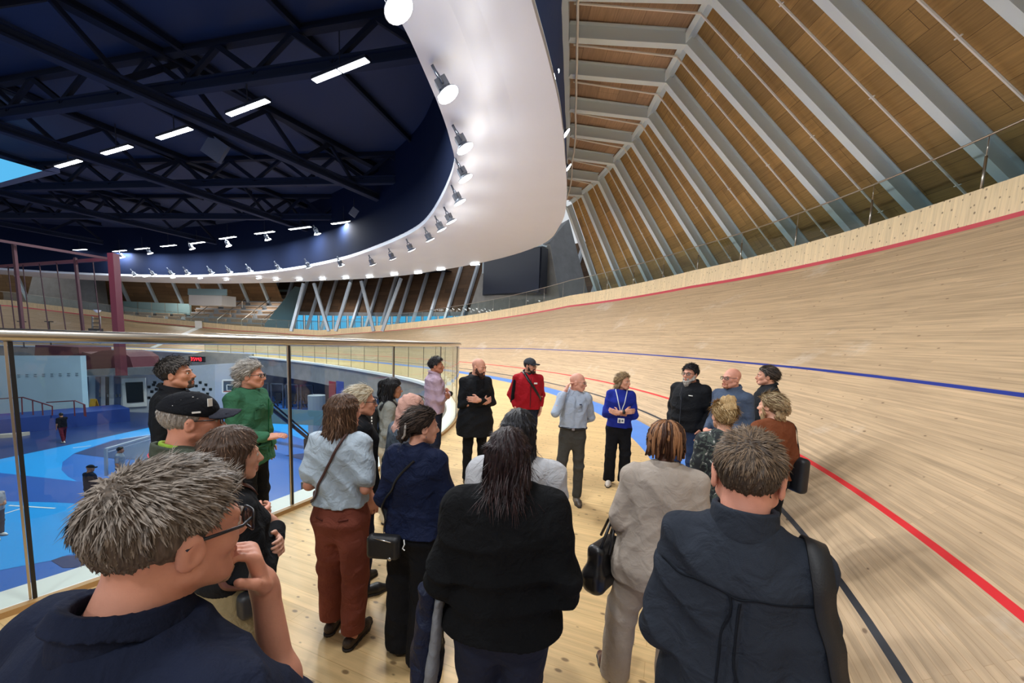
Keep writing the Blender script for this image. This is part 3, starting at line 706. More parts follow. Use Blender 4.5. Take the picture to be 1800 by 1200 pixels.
# infield buildings below the apron
M_WWALL = mat('white_wall', 'b9bec6', .7, var=.05, vs=.8); M_DOOR = mat('door_blue', '4a5878', .5); M_DARK = mat('dark_opening', '12161d', .4); M_MARP = mat('maroon_pad', '54202f', .75, bump=.6, bs=3.0)
WD = 29.5
wl = slab('wall_lockers', M_WWALL, [dp(140, 732, WD), dp(305, 732, WD), dp(305, 650, WD), dp(140, 655, WD)], (0, 2.5, 0)); setp(wl, 'white wall with doors at the far side of the court', 'wall', kind='structure')
wl = slab('wall_squares', M_WWALL, [dp(300, 732, WD + 1), dp(378, 722, WD + 1), dp(378, 640, WD + 1), dp(300, 645, WD + 1)], (0, 2.5, 0)); setp(wl, 'white wall dotted with small dark square holes', 'wall', kind='structure')
mb = MB()
for (x, y) in ((262, 680), (270, 676), (275, 684), (267, 688), (262, 699), (272, 672), (276, 693), (268, 703), (345, 678), (352, 672), (358, 684), (349, 690), (362, 676), (355, 698), (365, 692), (344, 702), (370, 684)):
    p = dp(x, y, WD - .02 if x < 300 else WD + .98); mb.box(p, (.2, .06, .2))
mb.build('trim_holes', M_DARK); setp(bpy.data.objects['trim_holes'], 'small dark square openings in the white wall', 'opening', kind='structure')
for k, (x, w) in enumerate(((150, 9), (172, 8), (188, 5), (203, 5), (208, 7))):
    dr = empty('door_%d' % (k + 1), dp(x, 722, WD - .05), kind='structure'); o = dr.location
    slab('leaf', M_DOOR if k != 2 else M_DARK, [dp(x - w / 2, 722, WD - .06) - o, dp(x + w / 2, 722, WD - .06) - o, dp(x + w / 2 - .5, 662, WD - .06) - o, dp(x - w / 2 - .5, 662, WD - .06) - o], (0, .08, 0), dr)
    q = dp(x + w / 2 - 1, 695, WD - .1) - o; mb = MB(); mb.box(q, (.06, .06, .22)); mb.build('handle', M_STEEL, dr)
wn = empty('window_court', dp(236, 690, WD - .1), kind='structure'); o = wn.location
slab('frame', M_WHITE, [dp(216, 716, WD - .15) - o, dp(256, 714, WD - .15) - o, dp(255, 664, WD - .15) - o, dp(214, 665, WD - .15) - o], (0, .1, 0), wn)
slab('pane', M_DARK, [dp(223, 708, WD - .2) - o, dp(252, 706, WD - .2) - o, dp(250, 671, WD - .2) - o, dp(220, 672, WD - .2) - o], (0, .06, 0), wn)
bd = slab('projection_wall', mat('pale_board', '9fbccb', .35, var=.06, vs=.5), [dp(-60, 738, 26), dp(147, 732, 26), dp(141, 625, 26), dp(-60, 625, 26)], (0, .35, 0)); setp(bd, 'large pale blue board standing behind the court railings', 'board')
mb = MB()
for k in range(9):
    p = dp(18 + k * 14.6, 660.5 - k * .4, 25.95); mb.box(p + Vector((0, 0, .05)), (.16, .02, .05)); mb.box(p - Vector((0, 0, .08)), (.18, .02, .04))
mb.build('board_marks', mat('mark_grey', '56707f', .5), bd); bpy.data.objects['board_marks'].matrix_parent_inverse = Matrix()
mp = MB()
for k, (x0, x1, yt) in enumerate(((70, 112, 617), (112, 150, 616), (165, 232, 615))):
    pass
md = slab('padded_cover', M_MARP, [dp(144, 652, 29.4), dp(234, 646, 29.4), dp(228, 627, 29.4), dp(216, 619, 29.4), dp(196, 615, 29.4), dp(178, 616, 29.4), dp(160, 622, 29.4), dp(144, 618, 29.4)], (0, 2.4, 0)); setp(md, 'maroon quilted cover over stored mats above the white wall', 'cover')
md = slab('padded_cover', M_MARP, [dp(60, 630, 29.4), dp(140, 630, 29.4), dp(138, 610, 29.4), dp(62, 606, 29.4)], (0, 2.4, 0)); setp(md, 'maroon quilted cover behind the top of the pale board', 'cover')
lg = slab('wall_ledge', M_CONCD, [dp(140, 660, 28.2), dp(292, 658, 28.2), dp(270, 644, 28.2), dp(140, 650, 28.2)], (0, 1, 0)); setp(lg, 'grey ledge above the white wall with doors', 'ledge', kind='structure')
pl = MB(); P0 = gp(-120, 775, PZ); P1 = gp(75, 760, PZ); P2 = gp(188, 742, PZ)
pl.bar(P0 + Vector((0, 1.2, .45)), P2 + Vector((0, 1.2, .45)), 2.4, .9); setp(pl.build('stage_platform', mat('pad_blue', '22408a', .5)), 'blue padded platform step at the back of the court', 'platform')
sk = slab('seat_pad', mat('pad_cream', 'b3aea6', .6), [P0 + Vector((0, -.6, .0)), P1 + Vector((0, -.6, .0)), P1 + Vector((0, -.6, .2)), P0 + Vector((0, -.6, .2))], (0, -.5, 0)); setp(sk, 'cream bench pad in front of the blue platform', 'bench')
rl = empty('court_railing', dp(60, 730, 23.4), label='dark red handrail on top of the blue platform before the pale board', cat='railing'); o = rl.location
mb = MB(); mb.tube([dp(-20, 702, 23.4) - o, dp(40, 698, 23.4) - o, dp(70, 707, 23.4) - o, dp(92, 714, 23.4) - o, dp(92, 730, 23.4) - o], .035, 6); mb.tube([dp(82, 707, 23.6) - o, dp(132, 704, 23.6) - o, dp(149, 711, 23.6) - o, dp(151, 732, 23.6) - o], .035, 6); mb.build('handrail', mat('rail_red', '5d2230', .5), rl)
for x, y0 in ((38, 698), (57, 703), (74, 709), (130, 704), (147, 710)): mb = MB(); mb.tube([dp(x, y0, 23.4) - o, dp(x + 1.5, 731, 23.4) - o], .03, 6); mb.build('post', mat('rail_red', '5d2230', .5), rl)
ys = empty('warning_sign', dp(166, 722, 27.2), label='yellow folding floor warning sign near the doors', cat='sign'); o = ys.location
for sgn in (-1, 1): mb = MB(); mb.bar(Vector((0, .22 * sgn, -.1)), Vector((0, .02 * sgn, .85)), .4, .03, (0, 1, 0)); mb.build('panel', mat('sign_yellow', 'c89a2a', .5), ys)
# red LED clock
ck = empty('wall_clock', dp(346.5, 631, 35.5), label='black wall clock with red digital digits 3:54:43', cat='clock'); o = ck.location
ux = (dp(360, 631.5, 35.5) - dp(333, 630.5, 35.5)); Wc = ux.length; ux.normalize(); uz = Vector((0, 0, 1)); ny = ux.cross(uz); ny.normalize()
if ny.y > 0: ny = -ny
mb = MB(); mb.bar(-ux * Wc / 2, ux * Wc / 2, .18, .52); mb.build('case', M_DARK, ck)
mb = MB(); SEG = {'0': 'abcdef', '3': 'abgcd', '5': 'afgcd', '4': 'fgbc'}
dx = -.50
for ch in '3:54:43':
    if ch == ':':
        for zz in (-.07, .07): mb.box(ux * (dx - .03) + uz * zz + ny * .1, (.03, .02, .03))
        dx += .045; continue
    h = .15; w = .10
    pos = {'a': ((0, h), (w, h)), 'b': ((w, h), (w, 0)), 'c': ((w, 0), (w, -h)), 'd': ((0, -h), (w, -h)), 'e': ((0, 0), (0, -h)), 'f': ((0, h), (0, 0)), 'g': ((0, 0), (w, 0))}
    for s_ in SEG[ch]:
        (x0, z0), (x1, z1) = pos[s_]; A_ = ux * (dx + x0) + uz * z0 + ny * .1; B_ = ux * (dx + x1) + uz * z1 + ny * .1; mb.bar(A_, B_, .035, .035, (0, 1, 0) if abs(z0 - z1) > .01 else (0, 0, 1))
    dx += .19
mb.build('digits', emis('led_red', 'ff3040', 3.0), ck)
slab('wall_court_end', M_CONC, [dp(300, 650, 36), dp(440, 655, 36), dp(440, 622, 36), dp(356, 618, 36), dp(300, 630, 36)], (0, .5, 0)); setp(bpy.data.objects['wall_court_end'], 'grey concrete wall carrying the red clock', 'wall', kind='structure')
# basketball backboard
hp = empty('basketball_hoop', gp(407, 742, PZ), label='basketball backboard with white frame beyond the court', cat='basketball hoop'); o = hp.location; dd = 26
q = [dp(392, 690, dd) - o, dp(420, 690, dd) - o, dp(420, 668, dd) - o, dp(392, 668, dd) - o]
slab('backboard', mat('board_glass', '3a4a60', .2), q, (0, .05, 0), hp)
mb = MB()
for i in range(4): mb.bar(q[i], q[(i + 1) % 4], .09, .09, (0, 1, 0))
c = (q[0] + q[1] + q[2] + q[3]) / 4 - Vector((0, .03, .1)); k4 = [c + Vector((a, 0, b_)) for a, b_ in ((-.25, -.18), (.25, -.18), (.25, .2), (-.25, .2))]
for i in range(4): mb.bar(k4[i], k4[(i + 1) % 4], .05, .05, (0, 1, 0))
mb.build('frame', M_WHITE, hp)
mb = MB(); mb.tube([(c.x + .23 * math.cos(t), c.y - .28 + .23 * math.sin(t), c.z - .2) for t in np.linspace(0, 2 * PI, 17)[:-1]], .012, 5, closed=True); mb.build('rim', mat('rim_orange', 'c8502a', .5), hp)
mb = MB(); mb.bar(Vector((c.x, c.y + .7, 0)), Vector((c.x, c.y + .7, c.z)), .18, .18, (0, 1, 0)); mb.bar(Vector((c.x, c.y + .7, c.z)), c + Vector((0, .08, 0)), .12, .12); mb.build('pole', M_NAVYD, hp)
# stairs with dark handrail down to the court
M_STW = mat('stair_timber', '8a7458', .6)
stt = empty('court_stair', gp(530, 838, PZ), label='timber stair base with black handrails going down to the court', cat='stairs'); o = stt.location
T0 = dp(470, 712, 11) - o; T1 = dp(541, 770, 14.5) - o
for dz_ in (0, .16): mb = MB(); mb.tube([T0 + Vector((.12 * dz_, 0, dz_)), T1 + Vector((.12 * dz_, 0, dz_)), T1 + Vector((0, 0, dz_ - .3))], .06 if dz_ == 0 else .03, 8); mb.build('handrail', M_DARKJ, stt)
mb = MB(); mb.bar(T1, Vector((T1.x, T1.y, .5)), .2, .2, (0, 1, 0)); mb.build('newel', M_DARKJ, stt)
mb = MB(); mb.bar(Vector((T1.x - .6, T1.y, .0)), Vector((T1.x + .35, T1.y, 0)), .8, .5); mb.bar(Vector((T1.x - .1, T1.y, .25)), Vector((T1.x + .3, T1.y, .25)), .7, 1.2); mb.build('base', M_STW, stt)
gf = empty('goal_frame', gp(187, 838, PZ), label='small white framed barrier standing on the court', cat='barrier'); o = gf.location
mb = MB(); A0 = dp(187, 836, 15) - o; A1 = dp(186, 789, 15) - o; A2 = dp(262, 767, 17) - o
mb.bar(A0, A1, .1, .06, (0, 1, 0)); mb.bar(A1, A2, .1, .06); mb.bar(A1 + Vector((.08, 0, -.12)), A2 + Vector((.08, 0, -.12)), .04, .04); mb.build('frame', mat('frame_grey', 'a9b6c6', .5), gf)
g = MB(); g.quad(A0, A0 + (A2 - A1), A2, A1); g.build('glass_panel', M_GLASS, gf)
# undercroft gym
for k, (x, lab) in enumerate(((557, 'pale round column under the far apron'),)):
    a = dp(x, 722, 24); mb = MB(); mb.tube([Vector((a.x, a.y, PZ)), Vector((a.x, a.y, -1.55))], .5, 16); setp(mb.build('column', mat('pale_column', '8e98a2', .6)), lab, 'column')
for k, (x0, x1, c) in enumerate(((578, 590, '7c2238'), (591, 604, '24418f'))):
    s_ = slab('banner', mat('banner_' + c, c, .7), [dp(x0, 700, 25.5), dp(x1, 702, 25.5), dp(x1, 671, 25.5), dp(x0, 669, 25.5)], (0, .05, 0)); setp(s_, ('maroon', 'blue')[k] + ' banner hanging in the undercroft', 'banner')
for k, x in enumerate((462, 488, 514, 540)):
    a = gp(x, 716 + k, PZ); r = empty('exercise_machine', a, label='dark exercise machine in the undercroft gym, %s from the left' % ['first', 'second', 'third', 'fourth', 'fifth'][k], cat='gym machine', group='exercise machines under the far apron')
    mb = MB(); mb.bar((-.5, 0, 0), (-.5, 0, 2.1), .1, .1, (0, 1, 0)); mb.bar((.5, 0, 0), (.5, 0, 2.1), .1, .1, (0, 1, 0)); mb.bar((-.5, 0, 2.1), (.5, 0, 2.1), .1, .1); mb.bar((-.5, .9, 0), (-.5, 0, 1.4), .08, .08); mb.bar((.5, .9, 0), (.5, 0, 1.4), .08, .08); mb.build('frame', mat('machine_grey', '3d4450', .5), r)
    mb = MB(); mb.box((0, 0, .5), (.5, .3, .14)); mb.box((0, .2, .95), (.5, .12, .7)); mb.build('seat', M_DARKJ, r)
gb = slab('gym_barrier', mat('teal_pane', '5c7f88', .2), [dp(420, 742, 23), dp(570, 748, 20), dp(570, 722, 20), dp(420, 716, 23)], (.02, .06, 0)); setp(gb, 'low teal glass barrier between the court and the gym', 'barrier')
# things on the far apron
ld = empty('steward_ladder', gp(178, 612, 0), label='tall steward ladder with white lamp on the far apron', cat='ladder'); o = ld.location
for x in (163, 176): mb = MB(); mb.bar(dp(x, 604, 38) - o, dp(x - .5, 556, 38) - o, .1, .1, (0, 1, 0)); mb.build('rail', mat('ladder_grey', '77797a', .5), ld)
for y in (560, 567, 574, 590): mb = MB(); mb.bar(dp(162, y, 38) - o, dp(176, y + .5, 38) - o, .08, .08); mb.build('rung', M_DARKJ, ld)
mb = MB(); mb.bar(dp(161, 580, 38) - o, dp(176, 580, 38) - o, .6, .3); mb.build('seat', M_DARKJ, ld)
mb = MB(); mb.cone(dp(171, 549, 38) - o, dp(171, 545, 38) - o, .12, .3, 10); mb.build('lamp', M_WHITE, ld)
for k, x in enumerate((48, 96)):
    a = dp(x, 596, 36); r = empty('tall_stool', (a.x, a.y, 0), label='dark tall stand on the far apron, %s the other' % ('left of', 'right of')[k], cat='stand')
    t = dp(x - 10 if k == 0 else x - 10, 565, 36) - r.location; mb = MB(); mb.box(t, (.5, .3, .08)); mb.build('top', M_DARKJ, r); mb = MB(); mb.bar(Vector((t.x, t.y, 0)), t, .07, .07, (0, 1, 0)); mb.bar(Vector((t.x - .3, t.y, .03)), Vector((t.x + .3, t.y, .03)), .06, .06); mb.build('stem', M_DARKJ, r)
fp = slab('finish_post', M_WHITE, [trk(68.6, 6.6, up=.02) + Vector((-.45, 0, 0)), trk(68.6, 6.6, up=.02) + Vector((.45, 0, 0)), trk(68.6, 6.6, up=.95) + Vector((.45, 0, 0)), trk(68.6, 6.6, up=.95) + Vector((-.45, 0, 0))], (0, .1, 0)); setp(fp, 'white finish panel on the far track wall', 'panel')
for k, (x, y, dd_, sc) in enumerate(((379, 262, 22, 1.0), (622, 373, 26, .5))):
    r = empty('hanging_speaker', dp(x, y, dd_), label=('grey speaker box hung from the roof truss' if k == 0 else 'small pale speaker under the roof beside the strip lights'), cat='speaker')
    mb = MB(); mb.box((0, 0, 0), (.9 * sc, .7 * sc, 1.1 * sc), Matrix.Rotation(.6, 3, 'Y') @ Matrix.Rotation(.5, 3, 'Z')); mb.build('cabinet', mat('speaker_grey', '555d6c', .5), r)
    mb = MB(); mb.bar((0, 0, 0), (0, 0, 1.8 if k == 0 else .9), .05, .05, (0, 1, 0)); mb.build('hanger', M_NAVYD, r)

for s_ in (28, 40, 52, 63, 74, 85):
    p = off(s_, 10.5 if s_ < 60 else 9.5, 7.6); lamp('concourse_fill', 'AREA', p, 260, 2.0, (1, .97, .92), p + Vector((0, 0, -5)), size_y=.5)  # fill lamps added to lift the dark stands, for the ring's short lights
# ================================================================ figure modelling: smooth implicit shapes -> one continuous mesh
F32 = np.float32
def nrm(v): v = np.asarray(v, float); return v / (np.linalg.norm(v) + 1e-9)
class SDF:
    def __init__(s): s.pr = []; s.post = []
    def _add(s, fn, lo, hi, k, sub=False): s.pr.append((fn, np.asarray(lo, float), np.asarray(hi, float), k, sub)); return s
    def cap(s, a, b, ra, rb, k=.015, sub=False):
        a = np.asarray(a, float); b = np.asarray(b, float); ab = b - a; L2 = max(float(ab @ ab), 1e-9); R = max(ra, rb)
        def fn(X, Y, Z):
            x = X - a[0]; y = Y - a[1]; z = Z - a[2]
            t = np.clip((x * ab[0] + y * ab[1] + z * ab[2]) / L2, 0, 1)
            return np.sqrt((x - t * ab[0]) ** 2 + (y - t * ab[1]) ** 2 + (z - t * ab[2]) ** 2) - (ra + (rb - ra) * t)
        return s._add(fn, np.minimum(a, b) - R, np.maximum(a, b) + R, k, sub)
    def chain(s, pts, rr, k=.015):
        for i in range(len(pts) - 1): s.cap(pts[i], pts[i + 1], rr[i], rr[i + 1], k)
        return s
    def ell(s, c, r, R=None, k=.015, sub=False):
        c = np.asarray(c, float); r = np.asarray(r, float); R = np.eye(3) if R is None else np.asarray(R); m = r.max()
        ext = np.abs(R) @ r
        def fn(X, Y, Z):
            x = X - c[0]; y = Y - c[1]; z = Z - c[2]
            u = x * R[0, 0] + y * R[1, 0] + z * R[2, 0]; v = x * R[0, 1] + y * R[1, 1] + z * R[2, 1]; w = x * R[0, 2] + y * R[1, 2] + z * R[2, 2]
            k0 = np.sqrt((u / r[0]) ** 2 + (v / r[1]) ** 2 + (w / r[2]) ** 2); k1 = np.sqrt((u / r[0] ** 2) ** 2 + (v / r[1] ** 2) ** 2 + (w / r[2] ** 2) ** 2)
            return k0 * (k0 - 1) / (k1 + 1e-6)
        return s._add(fn, c - ext, c + ext, k, sub)
    def box(s, c, r, R=None, rd=.01, k=.01, sub=False):
        c = np.asarray(c, float); r = np.asarray(r, float); R = np.eye(3) if R is None else np.asarray(R); ext = np.abs(R) @ r
        def fn(X, Y, Z):
            x = X - c[0]; y = Y - c[1]; z = Z - c[2]
            u = np.abs(x * R[0, 0] + y * R[1, 0] + z * R[2, 0]) - r[0] + rd; v = np.abs(x * R[0, 1] + y * R[1, 1] + z * R[2, 1]) - r[1] + rd; w = np.abs(x * R[0, 2] + y * R[1, 2] + z * R[2, 2]) - r[2] + rd
            return np.sqrt(np.maximum(u, 0) ** 2 + np.maximum(v, 0) ** 2 + np.maximum(w, 0) ** 2) + np.minimum(np.maximum(u, np.maximum(v, w)), 0) - rd
        return s._add(fn, c - ext, c + ext, k, sub)
    def loft(s, zs, a, bf, bb, cx=None, cy=None, k=.02, p=2.3, sub=False):
        zs = np.asarray(zs, float); o = np.argsort(zs); zs = zs[o]; g = lambda q: np.asarray(q, float)[o]
        a = g(a); bf = g(bf); bb = g(bb); cx = np.zeros(len(zs)) if cx is None else g(cx); cy = np.zeros(len(zs)) if cy is None else g(cy)
        def fn(X, Y, Z):
            z1 = Z.ravel() if Z.size == max(Z.shape) else None
            I = lambda q: np.interp(Z, zs, q).astype(F32)
            A = I(a); x = X - I(cx); y = Y - I(cy); B = np.where(y > 0, I(bf), I(bb))
            q = (np.abs(x / A) ** p + np.abs(y / B) ** p) ** (1 / p)
            return np.maximum((q - 1) * np.minimum(A, B), np.maximum(zs[0] - Z, Z - zs[-1]))
        lo = [(cx - a).min(), (cy - bb).min(), zs[0]]; hi = [(cx + a).max(), (cy + bf).max(), zs[-1]]
        return s._add(fn, lo, hi, k, sub)
    def mesh(s, h):
        un = [q for q in s.pr if not q[4]]
        lo = np.min([q[1] for q in un], axis=0) - 3 * h; hi = np.max([q[2] for q in un], axis=0) + 3 * h
        n = np.ceil((hi - lo) / h).astype(int) + 1
        ax = [(lo[i] + np.arange(n[i]) * h).astype(F32) for i in range(3)]
        D = np.full(tuple(n), .2, dtype=F32)
        for fn, a, b, k, sub in s.pr:
            pad = k + 2 * h + (.0 if not sub else .0) + .01
            i0 = np.clip(np.floor((a - pad - lo) / h).astype(int), 0, n - 1); i1 = np.clip(np.ceil((b + pad - lo) / h).astype(int) + 1, 1, n)
            if np.any(i1 <= i0): continue
            sl = tuple(slice(i0[q], i1[q]) for q in range(3))
            d = fn(ax[0][sl[0]][:, None, None], ax[1][sl[1]][None, :, None], ax[2][sl[2]][None, None, :]).astype(F32)
            cur = D[sl]
            if sub: d = -d; hh = np.clip(.5 - .5 * (cur - d) / k, 0, 1); D[sl] = cur + (d - cur) * hh + k * hh * (1 - hh)
            else: hh = np.clip(.5 + .5 * (cur - d) / k, 0, 1); D[sl] = cur + (d - cur) * hh - k * hh * (1 - hh)
        for fn in s.post:
            idx = np.nonzero(np.abs(D) < .04)
            D[idx] = fn(D[idx], ax[0][idx[0]], ax[1][idx[1]], ax[2][idx[2]])
        return nets(D, lo, h)
def nets(D, lo, h):
    S = D < 0; nx, ny, nz = D.shape
    c = S[:-1, :-1, :-1].astype(np.int8)
    for i, j, k in ((1, 0, 0), (0, 1, 0), (0, 0, 1), (1, 1, 0), (1, 0, 1), (0, 1, 1), (1, 1, 1)): c = c + S[i:nx - 1 + i, j:ny - 1 + j, k:nz - 1 + k]
    I, J, K = np.nonzero((c > 0) & (c < 8)); N = len(I)
    vid = np.full((nx - 1, ny - 1, nz - 1), -1, np.int32); vid[I, J, K] = np.arange(N)
    P = np.zeros((N, 3)); W = np.zeros(N)
    co = [(0, 0, 0), (1, 0, 0), (0, 1, 0), (1, 1, 0), (0, 0, 1), (1, 0, 1), (0, 1, 1), (1, 1, 1)]
    val = [D[I + a, J + b, K + d_] for a, b, d_ in co]
    for e0, e1 in ((0, 1), (2, 3), (4, 5), (6, 7), (0, 2), (1, 3), (4, 6), (5, 7), (0, 4), (1, 5), (2, 6), (3, 7)):
        v0, v1 = val[e0], val[e1]; m_ = (v0 < 0) != (v1 < 0); t = np.where(m_, v0 / np.where(m_, v0 - v1, 1), 0)
        p0 = np.array(co[e0]); p1 = np.array(co[e1]); P += np.where(m_[:, None], p0 + t[:, None] * (p1 - p0), 0); W += m_
    P = (P / W[:, None] + np.c_[I, J, K]) * h + lo
    Q = []
    for ax in range(3):
        sl0 = [slice(1, -1)] * 3; sl1 = [slice(1, -1)] * 3; sl0[ax] = slice(0, -1); sl1[ax] = slice(1, None)
        A, B = S[tuple(sl0)], S[tuple(sl1)]
        off_ = [1, 1, 1]; off_[ax] = 0
        for flip, M in ((0, A & ~B), (1, ~A & B)):
            i, j, k = np.nonzero(M); i = i + off_[0]; j = j + off_[1]; k = k + off_[2]
            b1, b2 = [(1, 2), (2, 0), (0, 1)][ax]
            def at(d1, d2):
                q = [i, j, k]; q[b1] = q[b1] - d1; q[b2] = q[b2] - d2; return vid[q[0], q[1], q[2]]
            quad = np.c_[at(1, 1), at(0, 1), at(0, 0), at(1, 0)]
            Q.append(quad[:, ::-1] if flip else quad)
    Q = np.concatenate(Q); Q = Q[(Q >= 0).all(1)]
    return P, Q
def np_mesh(name, V, Q, mats, parent=None, mi=None, smooth=True):
    me = bpy.data.meshes.new(name); me.vertices.add(len(V)); me.vertices.foreach_set('co', np.asarray(V, F32).ravel())
    nl = Q.size; k = Q.shape[1]; me.loops.add(nl); me.loops.foreach_set('vertex_index', Q.astype(np.int32).ravel())
    me.polygons.add(len(Q)); me.polygons.foreach_set('loop_start', np.arange(0, nl, k, dtype=np.int32))
    for m_ in mats if isinstance(mats, (list, tuple)) else [mats]: me.materials.append(m_)
    if mi is not None: me.polygons.foreach_set('material_index', np.asarray(mi, np.int32))
    me.polygons.foreach_set('use_smooth', np.full(len(Q), smooth)); me.update(calc_edges=True); me.validate()
    o = bpy.data.objects.new(name, me); COL.objects.link(o)
    if parent: o.parent = parent
    return o
def wrinkle(amp, seed=0.0, fx=1.0, joints=()):
    """soft ridged folds; stronger round the given joints"""
    rg = lambda t: (1 - np.abs(np.sin(t))) ** 1.6 - .28
    def fn(d, x, y, z):
        q = 2.2 * np.sin(5.1 * x + seed) + 1.6 * np.sin(6.3 * z + 1.7 * seed) + 1.4 * np.sin(7.7 * y - seed)
        low = .5 + .5 * np.sin(9 * x + 7 * z + 11 * y + 3 * seed) * np.sin(8 * z - 6 * x + seed)
        w = rg(15 * z * fx + 7 * x + q) * (.35 + .9 * low) + .8 * rg(13 * x * fx - 9 * z + 10 * y + 1.3 * q + 2) * (1.1 - .8 * low) + .35 * np.sin(31 * z + 19 * x + 2 * q)
        k = np.ones_like(d)
        for j in joints: k = k + 1.3 * np.exp(-((x - j[0]) ** 2 + (y - j[1]) ** 2 + (z - j[2]) ** 2) / .010)
        return d - (amp * w * k).astype(F32)
    return fn
def face_normals(V, Q):
    n = np.cross(V[Q[:, 2]] - V[Q[:, 0]], V[Q[:, 3]] - V[Q[:, 1]]); return n / (np.linalg.norm(n, axis=1)[:, None] + 1e-12)

# ---------------------------------------------------------------- cloth and skin materials
def cloth(name, col, var=.10, weave=260, bump=.25, rough=.9, sheen=.0, fold=14):
    key = 'cloth_' + name
    if key in _mc: return _mc[key]
    n = NT(key); c = hexlin(col); tc = n.n('ShaderNodeTexCoord')
    nz = n.n('ShaderNodeTexNoise', Scale=7.0, Detail=5.0); n.l(tc.outputs['Object'], nz.inputs['Vector'])
    wv = n.n('ShaderNodeTexNoise', Scale=float(weave), Detail=2.0); n.l(tc.outputs['Object'], wv.inputs['Vector'])
    f = n.math('ADD', n.math('MULTIPLY', nz.outputs['Fac'], .6), n.math('MULTIPLY', wv.outputs['Fac'], .4))
    n.l(n.ramp(f, [(.3, tuple(x * (1 - var) for x in c[:3]) + (1,)), (.7, tuple(min(1, x * (1 + var)) for x in c[:3]) + (1,))]), n.b.inputs['Base Color'])
    fd = n.n('ShaderNodeTexNoise', Scale=float(fold), Detail=3.0, Distortion=.6); n.l(tc.outputs['Object'], fd.inputs['Vector'])
    hgt = n.math('ADD', n.math('MULTIPLY', wv.outputs['Fac'], .06), fd.outputs['Fac'])
    n.bump(hgt, min(1.0, bump * 2.2), .03); n.b.inputs['Roughness'].default_value = rough; n.b.inputs['Specular IOR Level'].default_value = .15
    _mc[key] = n.m; return n.m
def floral():
    n = NT('cloth_floral'); tc = n.n('ShaderNodeTexCoord'); v = n.n('ShaderNodeTexVoronoi', Scale=26.0); n.l(tc.outputs['Object'], v.inputs['Vector'])
    z = n.n('ShaderNodeTexNoise', Scale=18.0, Detail=3.0, Distortion=1.5); n.l(tc.outputs['Object'], z.inputs['Vector'])
    a = n.ramp(z.outputs['Fac'], [(.50, hexlin('1b1e22')), (.56, hexlin('4f5b52')), (.62, hexlin('23272a')), (.68, hexlin('b9b6b0'))])
    n.l(a, n.b.inputs['Base Color']); n.b.inputs['Roughness'].default_value = .85; return n.m
def skin(col):
    key = 'skin_' + col
    if key in _mc: return _mc[key]
    n = NT(key); c = hexlin(col); tc = n.n('ShaderNodeTexCoord'); nz = n.n('ShaderNodeTexNoise', Scale=22.0, Detail=4.0); n.l(tc.outputs['Object'], nz.inputs['Vector'])
    n.l(n.ramp(nz.outputs['Fac'], [(.3, (c[0] * .93, c[1] * .88, c[2] * .87, 1)), (.7, (min(1, c[0] * 1.08), c[1] * 1.04, c[2] * 1.04, 1))]), n.b.inputs['Base Color'])
    n.b.inputs['Subsurface Weight'].default_value = .06; n.b.inputs['Subsurface Radius'].default_value = (.012, .005, .003); n.b.inputs['Subsurface Scale'].default_value = 1.0
    n.b.inputs['Roughness'].default_value = .52; n.b.inputs['Specular IOR Level'].default_value = .4
    nb = n.n('ShaderNodeTexNoise', Scale=240.0, Detail=2.0); n.l(tc.outputs['Object'], nb.inputs['Vector']); n.bump(nb.outputs['Fac'], .12, .002)
    _mc[key] = n.m; return n.m
def hairmat(col, var=.35):
    key = 'hair_' + col
    if key in _mc: return _mc[key]
    n = NT(key); c = hexlin(col); tc = n.n('ShaderNodeTexCoord'); mp = n.n('ShaderNodeMapping'); mp.inputs['Scale'].default_value = (150, 150, 14); n.l(tc.outputs['Object'], mp.inputs[0])
    nz = n.n('ShaderNodeTexNoise', Scale=1.0, Detail=3.0); n.l(mp.outputs[0], nz.inputs['Vector'])
    n.l(n.ramp(nz.outputs['Fac'], [(.3, tuple(x * (1 - var) for x in c[:3]) + (1,)), (.7, tuple(min(1, x * (1 + var)) for x in c[:3]) + (1,))]), n.b.inputs['Base Color'])
    n.bump(nz.outputs['Fac'], .5, .004); n.b.inputs['Roughness'].default_value = .5; n.b.inputs['Specular IOR Level'].default_value = .25
    _mc[key] = n.m; return n.m
M_EYEW = mat('eye_white', 'c4bab0', .3); M_IRIS = mat('eye_iris', '2c1f18', .2); M_LIP = mat('lip', 'b0685e', .5); M_LENSG = glass_mat('spectacle_lens', 'dfe6ea', op=.10)
M_BLKP = mat('black_plastic', '15161a', .35); M_BAGBLK = mat('bag_black', '17181b', .5, bump=.3, bs=80); M_SOLE = mat('shoe_sole', '2a2420', .7); M_SILVER = mat('silver', 'c8c8c8', .25, 1.0)

def rotm(yaw=0, pitch=0, roll=0):
    """head axes (right, forward, up) as columns; yaw to the right, pitch up, roll to the right, degrees"""
    y, p, r = [math.radians(q) for q in (yaw, pitch, roll)]
    Rz = np.array([[math.cos(y), math.sin(y), 0], [-math.sin(y), math.cos(y), 0], [0, 0, 1]])
    Rx = np.array([[1, 0, 0], [0, math.cos(p), -math.sin(p)], [0, math.sin(p), math.cos(p)]])
    Ry = np.array([[math.cos(r), 0, math.sin(r)], [0, 1, 0], [-math.sin(r), 0, math.cos(r)]])
    return Rz @ Rx @ Ry

